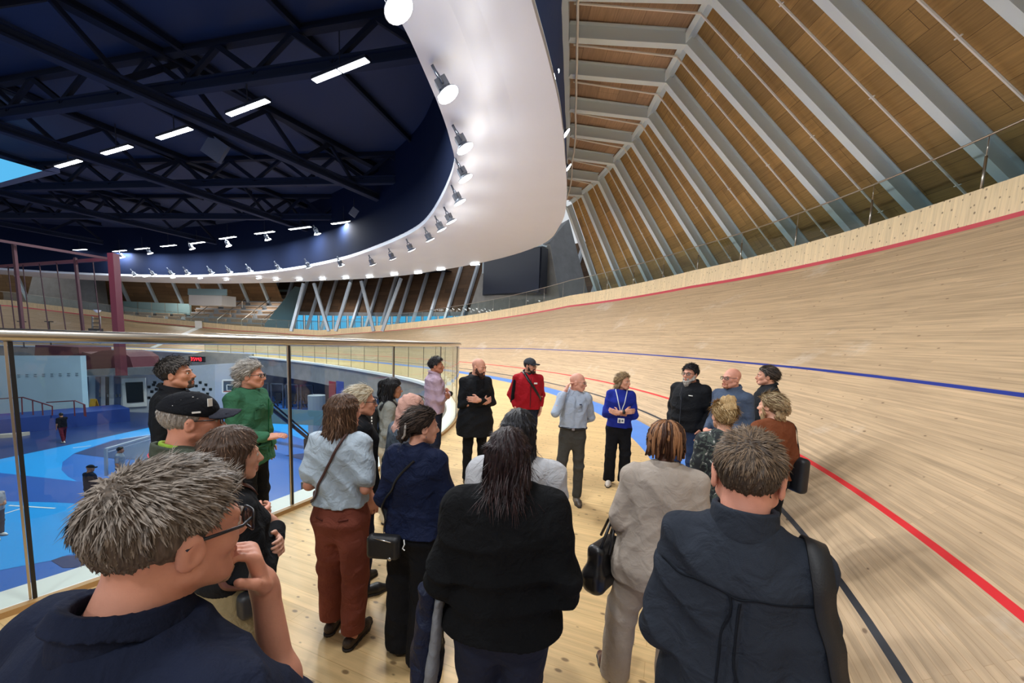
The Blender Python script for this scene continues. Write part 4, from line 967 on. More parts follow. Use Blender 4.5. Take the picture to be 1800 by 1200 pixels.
class Fig:
    """one person; shapes are laid out for a height of 1.75 m, x right, y forward, z up"""
    def __init__(s, label, pos, yaw, H=1.75, sex='m', w=1.0, head=(0, 0, 0), skin_='d6a184', arms=('down', 'down'), feet=((-.1, 0), (.1, 0)), lean=0.0, belly=0.0, h=.006, hs=1.0, fz=0.0, ear=1.0):
        s.ear = ear
        s.root = empty('person', (pos[0], pos[1], fz), -math.radians(yaw), label, 'person'); s.root.scale = (H / 1.712,) * 3
        s.sex = sex; s.w = w; s.h = h; s.lean = lean; s.belly = belly; s.skin = skin(skin_); s.sk = skin_; s.feet = feet
        s.R = rotm(*head); s.hc = np.array([0, .022 + lean * .72, 1.632]); s.hs = hs
        # pivot the head about the top of the neck
        piv = np.array([0, .004 + lean * .68, 1.496]); s.hc = piv + s.R @ (np.array([0, .03, .092]) * hs)
        s.sh = (.172 if sex == 'm' else .148) * w
        s.arms = [s.arm(a, sg) for a, sg in zip(arms, (-1, 1))]
    def L(s, z): return s.lean * (z - .9)
    def hp(s, x, y, z): return s.hc + s.R @ (np.array([x, y, z]) * s.hs)
    def wp(s, p): return s.root.matrix_basis @ Vector(p)
    def arm(s, kind, sg):
        P = {'down': ((.225, -.04, 1.10), (.225, .04, .86), (0, .15, -1), (-1, 0, 0), .45), 'pocket': ((.25, -.07, 1.11), (.20, .05, .92), (-.15, .25, -1), (-1, .2, 0), .2),
             'crossA': ((.225, .05, 1.10), (-.05, .235, 1.17), (-.95, -.05, .12), (0, -1, -.2), .5), 'crossB': ((.225, .05, 1.09), (-.04, .195, 1.13), (-.9, -.25, .25), (0, -1, 0), .4),
             'clasp': ((.225, -.02, 1.10), (.085, .235, .97), (-.85, .25, -.45), (-.2, -1, 0), .6), 'front': ((.222, -.05, 1.10), (.12, .205, 1.08), (-.6, .7, .1), (-.6, -.6, 0), .6),
             'ear': ((.235, .19, 1.20), (.125, .115, 1.47), (-.35, -.35, .85), (-.8, -.2, 0), .5), 'chin': ((.075, .235, 1.12), (.026, .190, 1.395), (-.10, -.20, .95), (-.5, -.85, -.2), 1.30),
             'bag': ((.235, -.03, 1.11), (.235, .13, .94), (0, .5, -.8), (-1, 0, 0), 1.0), 'hip': ((.28, -.08, 1.12), (.20, .06, .97), (-.7, .5, -.5), (-.3, 0, -1), .5),
             'back': ((.24, -.10, 1.12), (.06, -.20, 1.0), (-.9, 0, -.3), (0, -1, 0), .5), 'up': ((.23, .10, 1.14), (.12, .27, 1.22), (-.5, .3, .8), (-.5, -.6, 0), .7)}[kind] if isinstance(kind, str) else kind
        f = lambda v: np.array([v[0] * sg, v[1], v[2]], float)
        w = s.sh / .172; e, wr = f(P[0]), f(P[1]); e[0] *= .35 + .65 * w; 
        if kind in ('down', 'bag', 'pocket', 'hip'): wr[0] *= .35 + .65 * w
        e[1] += s.L(1.13); wr[1] += s.L(wr[2]) + (s.belly if wr[1] > .15 else 0)
        return dict(sh=np.array([s.sh * sg, s.L(1.40) - .008, 1.388 - .10 * max(0, s.w - 1.05)]), el=e, wr=wr, d=nrm(f(P[2])), pn=nrm(f(P[3])), curl=P[4], sg=sg, kind=kind)
    # -------------------------------------------------- body
    def torso(s, inf=0.0, loose=0.0, z0=.80, z1=1.475, hipx=0.0):
        if s.sex == 'm':
            zs = [.78, .86, .95, 1.05, 1.18, 1.31, 1.385, 1.43, 1.475]; a = [.162, .167, .162, .152, .162, .176, .160, .110, .060]
            bf = [.10, .105, .11, .115, .125, .125, .10, .07, .05]; bb = [.11, .125, .115, .09, .095, .115, .11, .09, .06]
        else:
            zs = [.78, .86, .95, 1.05, 1.18, 1.30, 1.38, 1.43, 1.475]; a = [.172, .180, .163, .136, .143, .152, .138, .095, .052]
            bf = [.10, .105, .105, .10, .118, .135, .09, .065, .045]; bb = [.12, .135, .115, .085, .09, .105, .10, .085, .055]
        zs, a, bf, bb = [np.array(q) for q in (zs, a, bf, bb)]
        a = a * s.w; bf = bf * (.5 + .5 * s.w) + s.belly * np.exp(-((zs - 1.06) / .14) ** 2); bb = bb * (.5 + .5 * s.w)
        m_ = (zs < 1.33); am = a[5]
        a = np.where(m_, a + loose * np.maximum(0, am - a), a); bf = np.where(m_, bf + loose * np.maximum(0, bf[5] - bf), bf); bb = np.where(m_, bb + loose * np.maximum(0, bb[5] - bb), bb)
        a = a + inf + hipx * np.exp(-((zs - .85) / .12) ** 2); bf = bf + inf; bb = bb + inf
        zz = np.linspace(z0, z1, 26); I = lambda q: np.interp(zz, zs, q)
        return zz, I(a), I(bf), I(bb), s.L(zz)
    def head_sdf(s, S):
        H = s.hp; k = s.hs; R = s.R
        def E(c, r, kk, sub=False, Rl=None): S.ell(H(*c), np.array(r) * k, R if Rl is None else R @ Rl, kk, sub)
        def Cp(a, b, ra, rb, kk, sub=False): S.cap(H(*a), H(*b), ra * k, rb * k, kk, sub)
        fem = s.sex == 'f'; jw = .052 if fem else .058
        E((0, -.014, .032), (.075, .096, .083), .01)
        E((0, .028, -.022), (.062, .062, .082), .02)
        E((0, .054, -.088), (.027 if fem else .033, .027, .022), .025)
        for g in (-1, 1):
            Cp((g * jw, .004, -.055), (g * .022, .062, -.092), .020, .019, .02)
            E((g * .042, .058, -.022), (.022, .020, .020), .02)
            Cp((g * .012, .086, .018), (g * .046, .072, .020), .009, .009, .012)
        Cp((0, .084, .012), (0, .108, -.030), .0085, .0125, .010)
        E((0, .100, -.034), (.018, .012, .009), .006)
        Cp((0, .086, -.052), (0, .088, -.080), .013, .010, .012)
        for g in (-1, 1): E((g * .032, .096, -.001), (.017, .016, .011), .010, True)
        for g in (-1, 1): Cp((g * .018, .084, .0078), (g * .046, .076, .0058), .0056, .0056, .004); Cp((g * .021, .085, -.0105), (g * .044, .078, -.009), .0046, .0046, .004)
        Cp((-.020, .089, -.061), (.020, .089, -.061), .0055, .0055, .004); Cp((0, .094, -.061), (0, .094, -.061), .0055, .0055, .006)
        Cp((-.016, .089, -.071), (.016, .089, -.071), .0060, .0060, .004)
        for g in (-1, 1):
            a = math.radians(16 * g); t = math.radians(-12)
            Rl = np.array([[math.cos(a), math.sin(a), 0], [-math.sin(a), math.cos(a), 0], [0, 0, 1]]) @ np.array([[1, 0, 0], [0, math.cos(t), -math.sin(t)], [0, math.sin(t), math.cos(t)]])
            E((g * (.0785 + .006 * (s.ear - 1) * 4), -.010, -.010), (.0085, .0185 * s.ear, .0315 * s.ear), .006, False, Rl)
            E((g * .072, .002, -.014), (.010, .012, .02), .01)
            E((g * (.0885 + .006 * (s.ear - 1) * 4), -.004, -.012), (.0075, .0095, .0180), .005, True, Rl)
        nk = .060 if s.sex == 'm' else .048
        S.cap(H(0, -.026, -.050), (0, -.012 + s.L(1.45), 1.44), nk * .95, nk * 1.06, .03)
    def hand_sdf(s, S, A, curl=None, spread=.0):
        d, pn, sg = A['d'], A['pn'], A['sg']; pn = nrm(pn - d * (pn @ d)); ac = np.cross(d, pn) * 1.0
        # across axis pointing to the thumb side
        th = ac * sg
        wr = A['wr']; c = A['curl'] if curl is None else curl
        Rl = np.c_[th, pn, d]
        S.box(wr + d * .052, (.041, .0145, .046), Rl, .013, .012); S.cap(wr - d * .01, wr + d * .02, .024, .026, .012)
        for q, (o, ln) in enumerate(((.030, .072), (.010, .080), (-.010, .075), (-.029, .060))):
            p = wr + d * .094 + th * o; ang = 0; dd = d; r = .0090 if q < 3 else .0080
            for j, f in enumerate((.45, .32, .23)):
                ang += c * (.75, .95, .6)[j] * (1 + .06 * q); dd = nrm(d * math.cos(ang) + pn * math.sin(ang) + th * spread * (1.5 - q) * .2)
                e = p + dd * ln * f; S.cap(p, e, r, r * .93, .0035); p = e; r *= .93
        p = wr + d * .025 + th * .032; e = p + nrm(d * .7 + th * .65 + pn * .25) * .042; S.cap(p, e, .0125, .0105, .008)
        e2 = e + nrm(d * .9 + th * .15 + pn * (.3 + .5 * c)) * .032; S.cap(e, e2, .0105, .0085, .004)
    def body(s, bare=(0, 0), legs=True, foot=True):
        S = SDF(); s.head_sdf(S)
        zz, a, bf, bb, cy = s.torso(-.022); S.loft(zz, a, bf, bb, None, cy, .02)
        for A in s.arms:
            S.cap((A['sg'] * .04, A['sh'][1] - .01, 1.440), A['sh'] - np.array([A['sg'] * .015, 0, 0]), .034, .040, .03)
            fm = .9 if s.sex == 'f' else 1.0
            S.chain([A['sh'], A['el'], A['wr']], [.044 * fm * s.w ** .5, .037 * fm, .0255 * fm], .02); m_ = A['el'] * .7 + A['wr'] * .3; S.cap(m_, m_, .040 * fm, .040 * fm, .03)
            s.hand_sdf(S, A)
        if legs:
            for (fx, fy), g in zip(s.feet, (-1, 1)):
                S.chain([(g * .085, s.L(.9), .88), (g * .02 + fx * .8, fy * .55 + .02, .49), (fx, fy - .015, .07)], [.07, .045, .034], .02)
                S.cap((fx, fy - .02, .05), (fx * 1.1, fy + .10, .04), .03, .022, .02)
        V, Q = S.mesh(s.h)
        c = (V[Q[:, 0]] + V[Q[:, 2]]) / 2; L_ = (c - s.hc) @ s.R / s.hs
        lip = (np.abs(L_[:, 0]) < .0235) & (L_[:, 1] > .086) & (L_[:, 2] < -.0555) & (L_[:, 2] > -.0775)
        lm = mat('lip_' + s.sk, tuple(x * y for x, y in zip(hexlin(s.sk), (.78, .55, .55, 1))), .45)
        s.b = np_mesh('body', V, Q, [s.skin, lm], s.root, lip.astype(int))
        for g in (-1, 1):
            e = SDF().ell(s.hp(g * .0325, .0785, -.0015), (.0114 * s.hs,) * 3); V, Q = e.mesh(.003)
            c = (V[Q[:, 0]] + V[Q[:, 2]]) / 2; L_ = (c - s.hp(g * .0325, .0785, -.0015)) @ s.R
            iris = (L_[:, 1] > 0) & (np.hypot(L_[:, 0], L_[:, 2]) < .0066 * s.hs)
            np_mesh('eye', V, Q, [M_EYEW, M_IRIS], s.root, iris.astype(int))
        return s
    def sub(s, name, S, h, m_, mi=None): V, Q = S.mesh(h); return np_mesh(name, V, Q, m_, s.root)
    # -------------------------------------------------- clothes
    def top(s, name, m_, hem=.90, inf=.016, loose=.5, sleeve=1.0, r=(.060, .053, .042), neck=1.47, h=.009, amp=.004, seed=1.0, collar=None, flare=0.0, post=None, cap_sleeve=False, hipx=0.0, slk=.03):
        S = SDF(); zz, a, bf, bb, cy = s.torso(inf, loose, hem, neck, hipx); fl = flare * np.clip((1.15 - zz) / .3, 0, 1); S.loft(zz, a + fl, bf + fl, bb + fl, None, cy, .02)
        wv = s.w ** .5
        for A in s.arms:
            S.cap((A['sg'] * .045, A['sh'][1] - .01, 1.440), A['sh'], .036 + inf * .5, (.042 + inf * .7) * wv, .03)
            if sleeve <= .05: continue
            e, wr, sh = A['el'], A['wr'], A['sh']
            if sleeve <= .5: q = sh + (e - sh) * sleeve * 2; S.cap(sh, q, r[0] * wv, r[0] * wv * .98 + (.006 if cap_sleeve else 0), slk)
            else:
                q = e + (wr - e) * min(1, (sleeve - .5) * 2 - .06); S.cap(sh, e, r[0] * wv, r[1], slk); S.cap(e, q, r[1], r[2], .02)
        S.post.append(wrinkle(amp * 1.25, seed, 1.0, [A['el'] for A in s.arms] + [(0, s.L(1.0), hem + .08)]))
        if post: S.post.append(post)
        o = s.sub(name, S, h, m_); s.t = o
        if collar: s.collar(m_ if collar is True else collar, z1=1.502, fold=True)
        return o
    def collar(s, m_, r0=.078, r1=.066, z0=1.432, z1=1.512, name='collar', th=.006, tilt=.30, fold=False):
        S = SDF(); cy = -.010 + s.L(1.46)
        nk = .95 if s.sex == 'm' else .85
        def fn(X, Y, Z):
            zz = Z + tilt * (Y - cy); rr = r0 + (r1 - r0) * np.clip((zz - z0) / (z1 - z0), 0, 1)
            q = np.sqrt(X ** 2 + ((Y - cy) / 1.05) ** 2)
            d1 = np.maximum(np.abs(q - rr * nk) - th, np.maximum(z0 - zz, zz - z1))
            if not fold: return d1
            rf = r1 + .008 + .030 * np.clip((z1 - zz) / .05, 0, 1); zl = z1 - .040 - .012 * np.clip((Y - cy) / .06, -1, 1.6)
            gap = np.abs(X) < .016 * np.clip((z1 + .01 - zz) / .03, 0, 2)
            d2 = np.maximum(np.abs(q - rf * nk) - .0045, np.maximum(zl - zz, zz - z1 - .003))
            d2 = np.where(gap & (Y > cy), np.abs(d2) + .01, d2)
            return np.minimum(d1, d2)
        S._add(fn, (-.13, cy - .13, z0 - .05), (.13, cy + .13, z1 + .05), .004); return s.sub(name, S, .0042 if fold else .0055, m_)
    def trousers(s, m_, r=(.098, .075, .065), hem=.07, waist=1.02, inf=.012, h=.010, amp=.0035, seed=2.0, name='trousers', knee=.49, loose=0.0):
        S = SDF(); zz, a, bf, bb, cy = s.torso(inf, loose, .72, waist); tp = .62 + .38 * np.clip((zz - .72) / .15, 0, 1) ** .7; S.loft(zz, a * tp, bf * tp, bb * tp, None, cy, .05)
        for (fx, fy), g in zip(s.feet, (-1, 1)):
            k_ = np.array([g * .02 + fx * .8, fy * .55 + .015, knee]); hp_ = np.array([g * .082 * s.w, s.L(.88), .86]); an = np.array([fx, fy - .01, hem])
            S.cap(hp_, k_, r[0] * s.w ** .5, r[1], .035); S.cap(k_, an, r[1], r[2], .02)
        zc = hem
        S.post.append(wrinkle(amp * 1.1, seed, .9, [(f_[0], f_[1], .50) for f_ in s.feet] + [(f_[0], f_[1], .12) for f_ in s.feet])); S.post.append(lambda d, x, y, z: np.maximum(d, zc - z).astype(F32))
        s.tr = s.sub(name, S, h, m_); return s
    def shoes(s, m_, kind='shoe', sole=None, turn=8):
        for (fx, fy), g in zip(s.feet, (-1, 1)):
            a = math.radians(turn * g); f = np.array([math.sin(a), math.cos(a), 0]); c = np.array([fx, fy, 0])
            S = SDF(); hl = c - f * .055; bl = c + f * .115; te = c + f * .185
            S.cap(hl + (0, 0, .042), bl + (0, 0, .036), .038, .043, .02); S.cap(bl + (0, 0, .034), te + (0, 0, .026), .043, .026, .02)
            if kind != 'sandal': S.cap(hl + f * .03 + (0, 0, .05), hl + f * .025 + (0, 0, .10 if kind == 'shoe' else .19), .040, .042, .03)
            S.post.append(lambda d, x, y, z: np.maximum(d, -z + .001).astype(F32)); o = s.sub('shoe' if kind != 'boot' else 'boot', S, .007, m_)
            T = SDF(); T.cap(hl + (0, 0, .012), bl + (0, 0, .012), .041, .046, .02); T.cap(bl + (0, 0, .012), te + (0, 0, .012), .046, .030, .02)
            T.post.append(lambda d, x, y, z: np.maximum(np.maximum(d, -z), z - .018).astype(F32)); V, Q = T.mesh(.007); np_mesh('sole', V, Q, sole or M_SOLE, o)
        return s
    # -------------------------------------------------- hair
    def zline(s, y, hl): return np.interp(y, [q[0] for q in hl], [q[1] for q in hl])
    def hair(s, style, col, light=None, t=.010, top=.010, L=.25, wid=.105, n=1500, ln=.03, lift=.25, hl=None, h=.006, name='hair', front=None, back=.11, seed=0.0, band=None):
        S = SDF(); k = s.hs; H = s.hp; hm = hairmat(col); hm2 = hairmat(light or col)
        hl = hl or [(-.12, -.085), (-.06, -.078), (-.02, -.045), (.012, -.02), (.03, .035), (.06, .062), (.08, .078), (.12, .1)]
        S.ell(H(0, -.016, .034), np.array((.077 + t, .099 + t, .086 + t)) * k, s.R, .01)
        if top: S.ell(H(0, .0, .055), np.array((.062 + t, .084 + t * .6, .062 + top)) * k, s.R, .025)
        if style in ('long', 'bob'):
            zs = np.array([.06, .0, -.06, -.12, -L * .75, -L]); a = np.array([.088, .094, .096, .098, wid, wid * .93]); bb_ = np.array([.10, .106, .110, .112 + (back - .11) * .5, back, back])
            R = s.R; c = s.hc; kk = k
            def fn(X, Y, Z):
                x = X - c[0]; y = Y - c[1]; z = Z - c[2]
                u = (x * R[0, 0] + y * R[1, 0] + z * R[2, 0]) / kk; v = (x * R[0, 1] + y * R[1, 1] + z * R[2, 1]) / kk; w = (x * R[0, 2] + y * R[1, 2] + z * R[2, 2]) / kk
                o = np.argsort(zs); A_ = np.interp(w, zs[o], a[o]); B_ = np.interp(w, zs[o], bb_[o]); v = v + .012
                q = (np.abs(u / A_) ** 3.0 + np.abs(v / np.where(v > 0, .085, B_)) ** 3.0) ** (1 / 3.0)
                ang = np.arctan2(u, -v); d = (q - 1) * .085 + .0035 * np.sin(ang * 34 + 3 * np.sin(w * 22 + seed)) + .002 * np.sin(ang * 71 + w * 40)
                return np.maximum(d, np.maximum(-L - w + .006 * np.sin(ang * 25), w - .06)) * kk
            ex = np.array([.14, .14, L + .02]) * k; e2 = np.abs(R) @ ex
            S._add(fn, s.hc - e2, s.hc + e2, .02)
        for b_ in band or []: S.ell(H(*b_[0]), np.array(b_[1]) * k, s.R, .012)
        fr = front or ([(-1, .005), (-.12, .01), (-.06, .022), (0, .030), (.04, .055), (.07, .088), (.1, .13)] if style in ('long', 'bob') else None)
        def cut(d, x, y, z):
            P = (np.c_[x, y, z] - s.hc) @ s.R / k
            ang = np.arctan2(P[:, 0], -P[:, 1])
            d = d + .0022 * np.sin(ang * 30 + 5 * np.sin(P[:, 2] * 30 + seed)) + .0016 * np.sin(P[:, 0] * 170 + 40 * P[:, 1] + seed)
            if fr is not None: d = np.maximum(d, (P[:, 1] - np.interp(P[:, 2], [q[0] for q in fr], [q[1] for q in fr])) * .9)
            else: d = np.maximum(d, (s.zline(P[:, 1], hl) - P[:, 2]) * .8)
            return d.astype(F32)
        S.post.append(cut); V, Q = S.mesh(h * k)
        mi = np.zeros(len(Q), int)
        if n:
            rng = np.random.RandomState(3 + int(seed * 10)); N_ = face_normals(V, Q); c = V[Q].mean(1); Lc = (c - s.hc) @ s.R / k; Ln = N_ @ s.R
            good = np.nonzero((Lc[:, 2] > (-L if style in ('long', 'bob') else -.09)) & (np.abs(Ln).max(1) > 0))[0]
            # keep strands to the outside of the hair
            rad_ = np.linalg.norm(Lc * np.array([1, .8, .9]), axis=1); good = good[(rad_[good] > .062)]
            if style in ('short', 'back'): good = good[~((np.abs(Lc[good, 0]) > .055) & (Lc[good, 2] < .028) & (Lc[good, 1] > -.055))]
            else: good = good[(Lc[good, 2] > -L + ln * .75) & (Lc[good, 1] < .06)]
            pk = rng.choice(good, n); p = c[pk]; nn = N_[pk]; lp = Lc[pk]
            cr = np.array([0, -.055, .115])
            if style in ('long', 'bob'): fl = np.c_[lp[:, 0] * 6 * (lp[:, 2] > .05), (lp[:, 1] + .03) * 6 * (lp[:, 2] > .05), -np.ones(n) * .5]
            elif style == 'back': fl = np.c_[-lp[:, 0] * 1.5, -np.ones(n), -.5 * np.ones(n)]
            else: fl = (lp - cr) + np.c_[rng.randn(n) * .02, np.where(lp[:, 2] > .06, .06, 0), -.03 * np.ones(n)]
            fl = fl @ s.R.T; fl -= nn * np.sum(fl * nn, 1)[:, None]; fl /= np.linalg.norm(fl, axis=1)[:, None] + 1e-9
            fl = fl + rng.randn(n, 3) * (.022 if style in ('long', 'bob') else .085)
            zf = np.clip((lp[:, 2] + .03) / .09, .3, 1) if style == 'short' else (np.where(lp[:, 2] > .02, .3, 1) if style in ('long', 'bob') else 1)
            ll = (ln * (.6 + .8 * rng.rand(n)) * k * zf)[:, None]; wd = (.0016 * k if n > 3000 else .0028 * k)
            side = np.cross(fl, nn); side /= np.linalg.norm(side, axis=1)[:, None] + 1e-9
            p0 = p - nn * .002; p1 = p + fl * ll * .5 + nn * ll * lift * .55; p2 = p + fl * ll + nn * ll * (lift * .8 - .05)
            sv = np.stack([p0 - side * wd, p0 + side * wd, p1 + side * wd * .8, p1 - side * wd * .8, p2 + side * wd * .15, p2 - side * wd * .15], 1).reshape(-1, 3)
            b0 = len(V) + 6 * np.arange(n); q1 = np.c_[b0, b0 + 1, b0 + 2, b0 + 3]; q2 = np.c_[b0 + 3, b0 + 2, b0 + 4, b0 + 5]
            V = np.r_[V, sv]; Q = np.r_[Q, q1, q2]; r_ = (rng.rand(n) < (np.clip((lp[:, 2] - .01) / .07, .05, .75) if style == 'short' else .4)).astype(int); mi = np.r_[mi, r_, r_]
        return np_mesh(name, V, Q, [hm, hm2], s.root, mi)
    def ball(s, name, blobs, col, h=.006, amp=.003, k=.012, mm=None):
        S = SDF()
        for c, r in blobs: S.ell(s.hp(*c), np.array(r) * s.hs, s.R, k)
        S.post.append(lambda d, x, y, z: (d + amp * np.sin(150 * x + 60 * z + 3 * np.sin(90 * y)) + amp * np.sin(140 * y - 80 * z)).astype(F32))
        return s.sub(name, S, h, mm or hairmat(col))
    def brows(s, col):
        for g in (-1, 1):
            mb = MB(); mb.tube([s.hp(g * .014, .0955, .017), s.hp(g * .032, .092, .0215), s.hp(g * .050, .079, .0185)], [.0022, .0032, .0016], 6); mb.build('eyebrow', hairmat(col), s.root, True)
        return s
    def beard(s, col, full=1.0, long=0.0, must=True):
        S = SDF(); H = s.hp; t = .014 * full; k = s.hs
        for g in (-1, 1):
            S.cap(H(g * .068, .008, -.02), H(g * .058, .02, -.06), t * .8 * k, t * 1.2 * k, .02); S.cap(H(g * .058, .02, -.06), H(g * .022, .066, -.096), t * 1.25 * k, t * 1.5 * k, .02)
            if must: S.cap(H(g * .004, .097, -.049), H(g * .030, .082, -.066), .007 * k, .007 * k, .008); S.cap(H(g * .030, .080, -.066), H(g * .03, .072, -.09), .009 * k, .012 * k, .01)
        S.ell(H(0, .066, -.100 - long * .5), np.array((.036 + .01 * long, .028, .020 + long)) * k, s.R, .02)
        S.post.append(lambda d, x, y, z: (d + .0022 * np.sin(210 * x + 60 * z) + .002 * np.sin(190 * z + 80 * y)).astype(F32)); return s.sub('beard', S, .0055, hairmat(col))
    def glasses(s, col='15161a', shade=False, r=.0022, sq=True, wdt=.024, ht=.017):
        g_ = empty('glasses'); g_.parent = s.root; m_ = mat('frame_' + col, col, .3); lens = mat('dark_lens', '221c1c', .1) if shade else M_LENSG
        mb = MB()
        for g in (-1, 1):
            pts = [s.hp(g * .034 + wdt * math.copysign(abs(math.cos(a)) ** (.6 if sq else 1), math.cos(a)), .1085 - abs(g * .034 + wdt * math.cos(a)) ** 2 * 3.2, -.001 + ht * math.copysign(abs(math.sin(a)) ** (.6 if sq else 1), math.sin(a))) for a in np.linspace(0, 2 * PI, 21)[:-1]]
            mb.tube(pts, r, 6, closed=True); mb.tube([s.hp(g * .057, .095, .007), s.hp(g * .075, .07, .006), s.hp(g * .083, -.005, .008), s.hp(g * .082, -.018, -.002)], r * 1.15, 6)
            lb = MB(); lb.add(pts, [tuple(range(20))]); lb.build('lens', lens, g_)
        mb.tube([s.hp(-.011, .108, .004), s.hp(0, .111, .007), s.hp(.011, .108, .004)], r, 6); mb.build('frame', m_, g_, True); return g_
    def cap_hat(s, m_, brim=None, logo=None):
        g_ = empty('cap'); g_.parent = s.root; S = SDF(); k = s.hs; S.ell(s.hp(0, -.014, .040), np.array((.090, .112, .090)) * k, s.R, .01); c = s.hc; R = s.R
        S.post.append(lambda d, x, y, z: np.maximum(d, (.030 - ((np.c_[x, y, z] - c) @ R / k)[:, 2]) - .22 * ((np.c_[x, y, z] - c) @ R / k)[:, 1] - .0).astype(F32)); V, Q = S.mesh(.006); np_mesh('crown', V, Q, m_, g_)
        T = SDF()
        def fn(X, Y, Z):
            x = X - c[0]; y = Y - c[1]; z = Z - c[2]; u = (x * R[0, 0] + y * R[1, 0] + z * R[2, 0]) / k; v = (x * R[0, 1] + y * R[1, 1] + z * R[2, 1]) / k; w = (x * R[0, 2] + y * R[1, 2] + z * R[2, 2]) / k
            return np.maximum(np.maximum(np.sqrt((u / .078) ** 2 + ((v - .085) / .095) ** 2) - 1, (.055 - v) / .05) * .05, np.abs(w - (.046 - 6.0 * u * u - .12 * (v - .085))) - .0035) * k
        e = np.abs(R) @ (np.array([.09, .12, .05]) * k); b_ = s.hp(0, .10, .03); T._add(fn, b_ - e, b_ + e, .004); V, Q = T.mesh(.0045); np_mesh('brim', V, Q, brim or m_, g_)
        mb = MB(); mb.tube([s.hp(0, -.014, .127), s.hp(0, -.014, .133)], .008 * k, 8); mb.build('button', m_, g_)
        return g_
    # -------------------------------------------------- things worn over the clothes
    def bvh(s, objs):
        vs = []; fs = []
        for o in objs:
            b0 = len(vs); vs += [v.co.copy() for v in o.data.vertices]; fs += [tuple(i + b0 for i in p.vertices) for p in o.data.polygons]
        return BVHTree.FromPolygons(vs, fs)
    def strap(s, name, pts, wd, m_, over=None, th=.004, n=40, lift=.006, parent=None, free=()):
        """a band laid over the clothes along guide points in person space"""
        T = s.bvh(over or [s.t]); P = catmull(pts, 8); C_ = []; N_ = []
        for q in P:
            co, no, i, d = T.find_nearest(Vector(q)); q = Vector(q)
            if d < .09: C_.append(co + no * lift); N_.append(no)
            else: C_.append(q); N_.append((q - Vector((0, q.y * .2, q.z))).normalized())
        for _ in range(3): C_ = [C_[0]] + [(C_[i - 1] + C_[i] * 2 + C_[i + 1]) / 4 for i in range(1, len(C_) - 1)] + [C_[-1]]; N_ = [N_[0]] + [(N_[i - 1] + N_[i] * 2 + N_[i + 1]).normalized() for i in range(1, len(N_) - 1)] + [N_[-1]]
        vs = []; fs = []
        for i, (c, no) in enumerate(zip(C_, N_)):
            t = (C_[min(i + 1, len(C_) - 1)] - C_[max(i - 1, 0)]).normalized(); b_ = t.cross(no).normalized() * wd / 2
            vs += [c - b_, c + b_, c + b_ + no * th, c - b_ + no * th]
        for i in range(len(C_) - 1):
            for k in range(4): fs.append((i * 4 + k, i * 4 + (k + 1) % 4, i * 4 + 4 + (k + 1) % 4, i * 4 + 4 + k))
        if parent is None: return mesh_obj(name, vs, fs, m_, s.root, True)
        mw = s.root.matrix_basis; return mesh_obj(name, [mw @ v - parent.location for v in vs], fs, m_, parent, True)
    def thing(s, name, label, cat, p):
        return empty(name, s.wp(p), 0, label, cat)
    def put(s, S, h, name, m_, parent):
        """mesh of a carried thing: laid out in person space, stored in its own thing"""
        V, Q = S.mesh(h); mw = s.root.matrix_basis; A = np.array(mw); V = V @ A[:3, :3].T + A[:3, 3] - np.array(parent.location); return np_mesh(name, V, Q, m_, parent)
    def putmb(s, mb, name, m_, parent, smooth=True):
        mw = s.root.matrix_basis; return mesh_obj(name, [mw @ Vector(v) - parent.location for v in mb.v], mb.f, m_, parent, smooth)
# ================================================================ the people
def spot(px, py, H): p = gp(px, py, H); return (p.x, p.y)
DEN = cloth('dark_jeans', '23283a', .15, 300); BLKT = cloth('black_trousers', '17181c', .1); BLK = cloth('black_knit', '131417', .15, 200, .3); BLKJ = cloth('black_jacket', '17191d', .1, 300, .3, .8)
DS = mat('dark_shoe', '1d1a19', .45); BRS = mat('brown_shoe', '3a241d', .4)

# 1 man in the left foreground, hand at his chin
f = Fig('man in left foreground, grey-brown hair, navy polo shirt, hand at his chin', tuple(np.array(spot(232, 822, 1.82)) - .085 * np.array([math.sin(.33), math.cos(.33)])), 19, 1.82, 'm', 1.2, (7, -3, 2), 'c99078', ('down', 'chin'), h=.005, belly=.02, lean=.13)
f.body(); NAVY = cloth('navy_polo', '161c2e', .08, 300, .2)
f.top('polo_shirt', NAVY, .90, .018, .7, .46, (.070, .066, .058), h=.007, amp=.005, collar=True, seed=.3); f.collar(NAVY, .084, .076, 1.42, 1.478, 'collar_fold', .007)
f.trousers(DEN).shoes(DS)
f.hair('short', '5a4f45', '877d73', .003, .010, n=9000, ln=.024, lift=.09, hl=[(-.12, -.118), (-.06, -.108), (-.03, -.072), (.0, -.012), (.022, .012), (.036, .045), (.055, .066), (.075, .082), (.12, .1)], seed=.7)
f.brows('6b5f55').glasses('1c1a20', r=.0026, wdt=.026, ht=.019)
f.beard('a5826b', .25, 0, False)

# 2 man in black jacket looking up to the right
f = Fig('man in black jacket with dark greying hair, behind the man in the cap', spot(303, 630, 1.83), 62, 1.83, 'm', 1.03, (8, 8, 0), 'c68f74', ('down', 'down'))
f.body(foot=True); f.top('jacket', BLKJ, .86, .028, .8, 1, seed=1.7, collar=True, flare=.01); f.trousers(BLKT).shoes(DS)
f.hair('short', '2a2725', '5d5956', .010, .020, n=2200, ln=.026, lift=.2, seed=1.2); f.brows('2a2725').beard('4a3f38', .35)

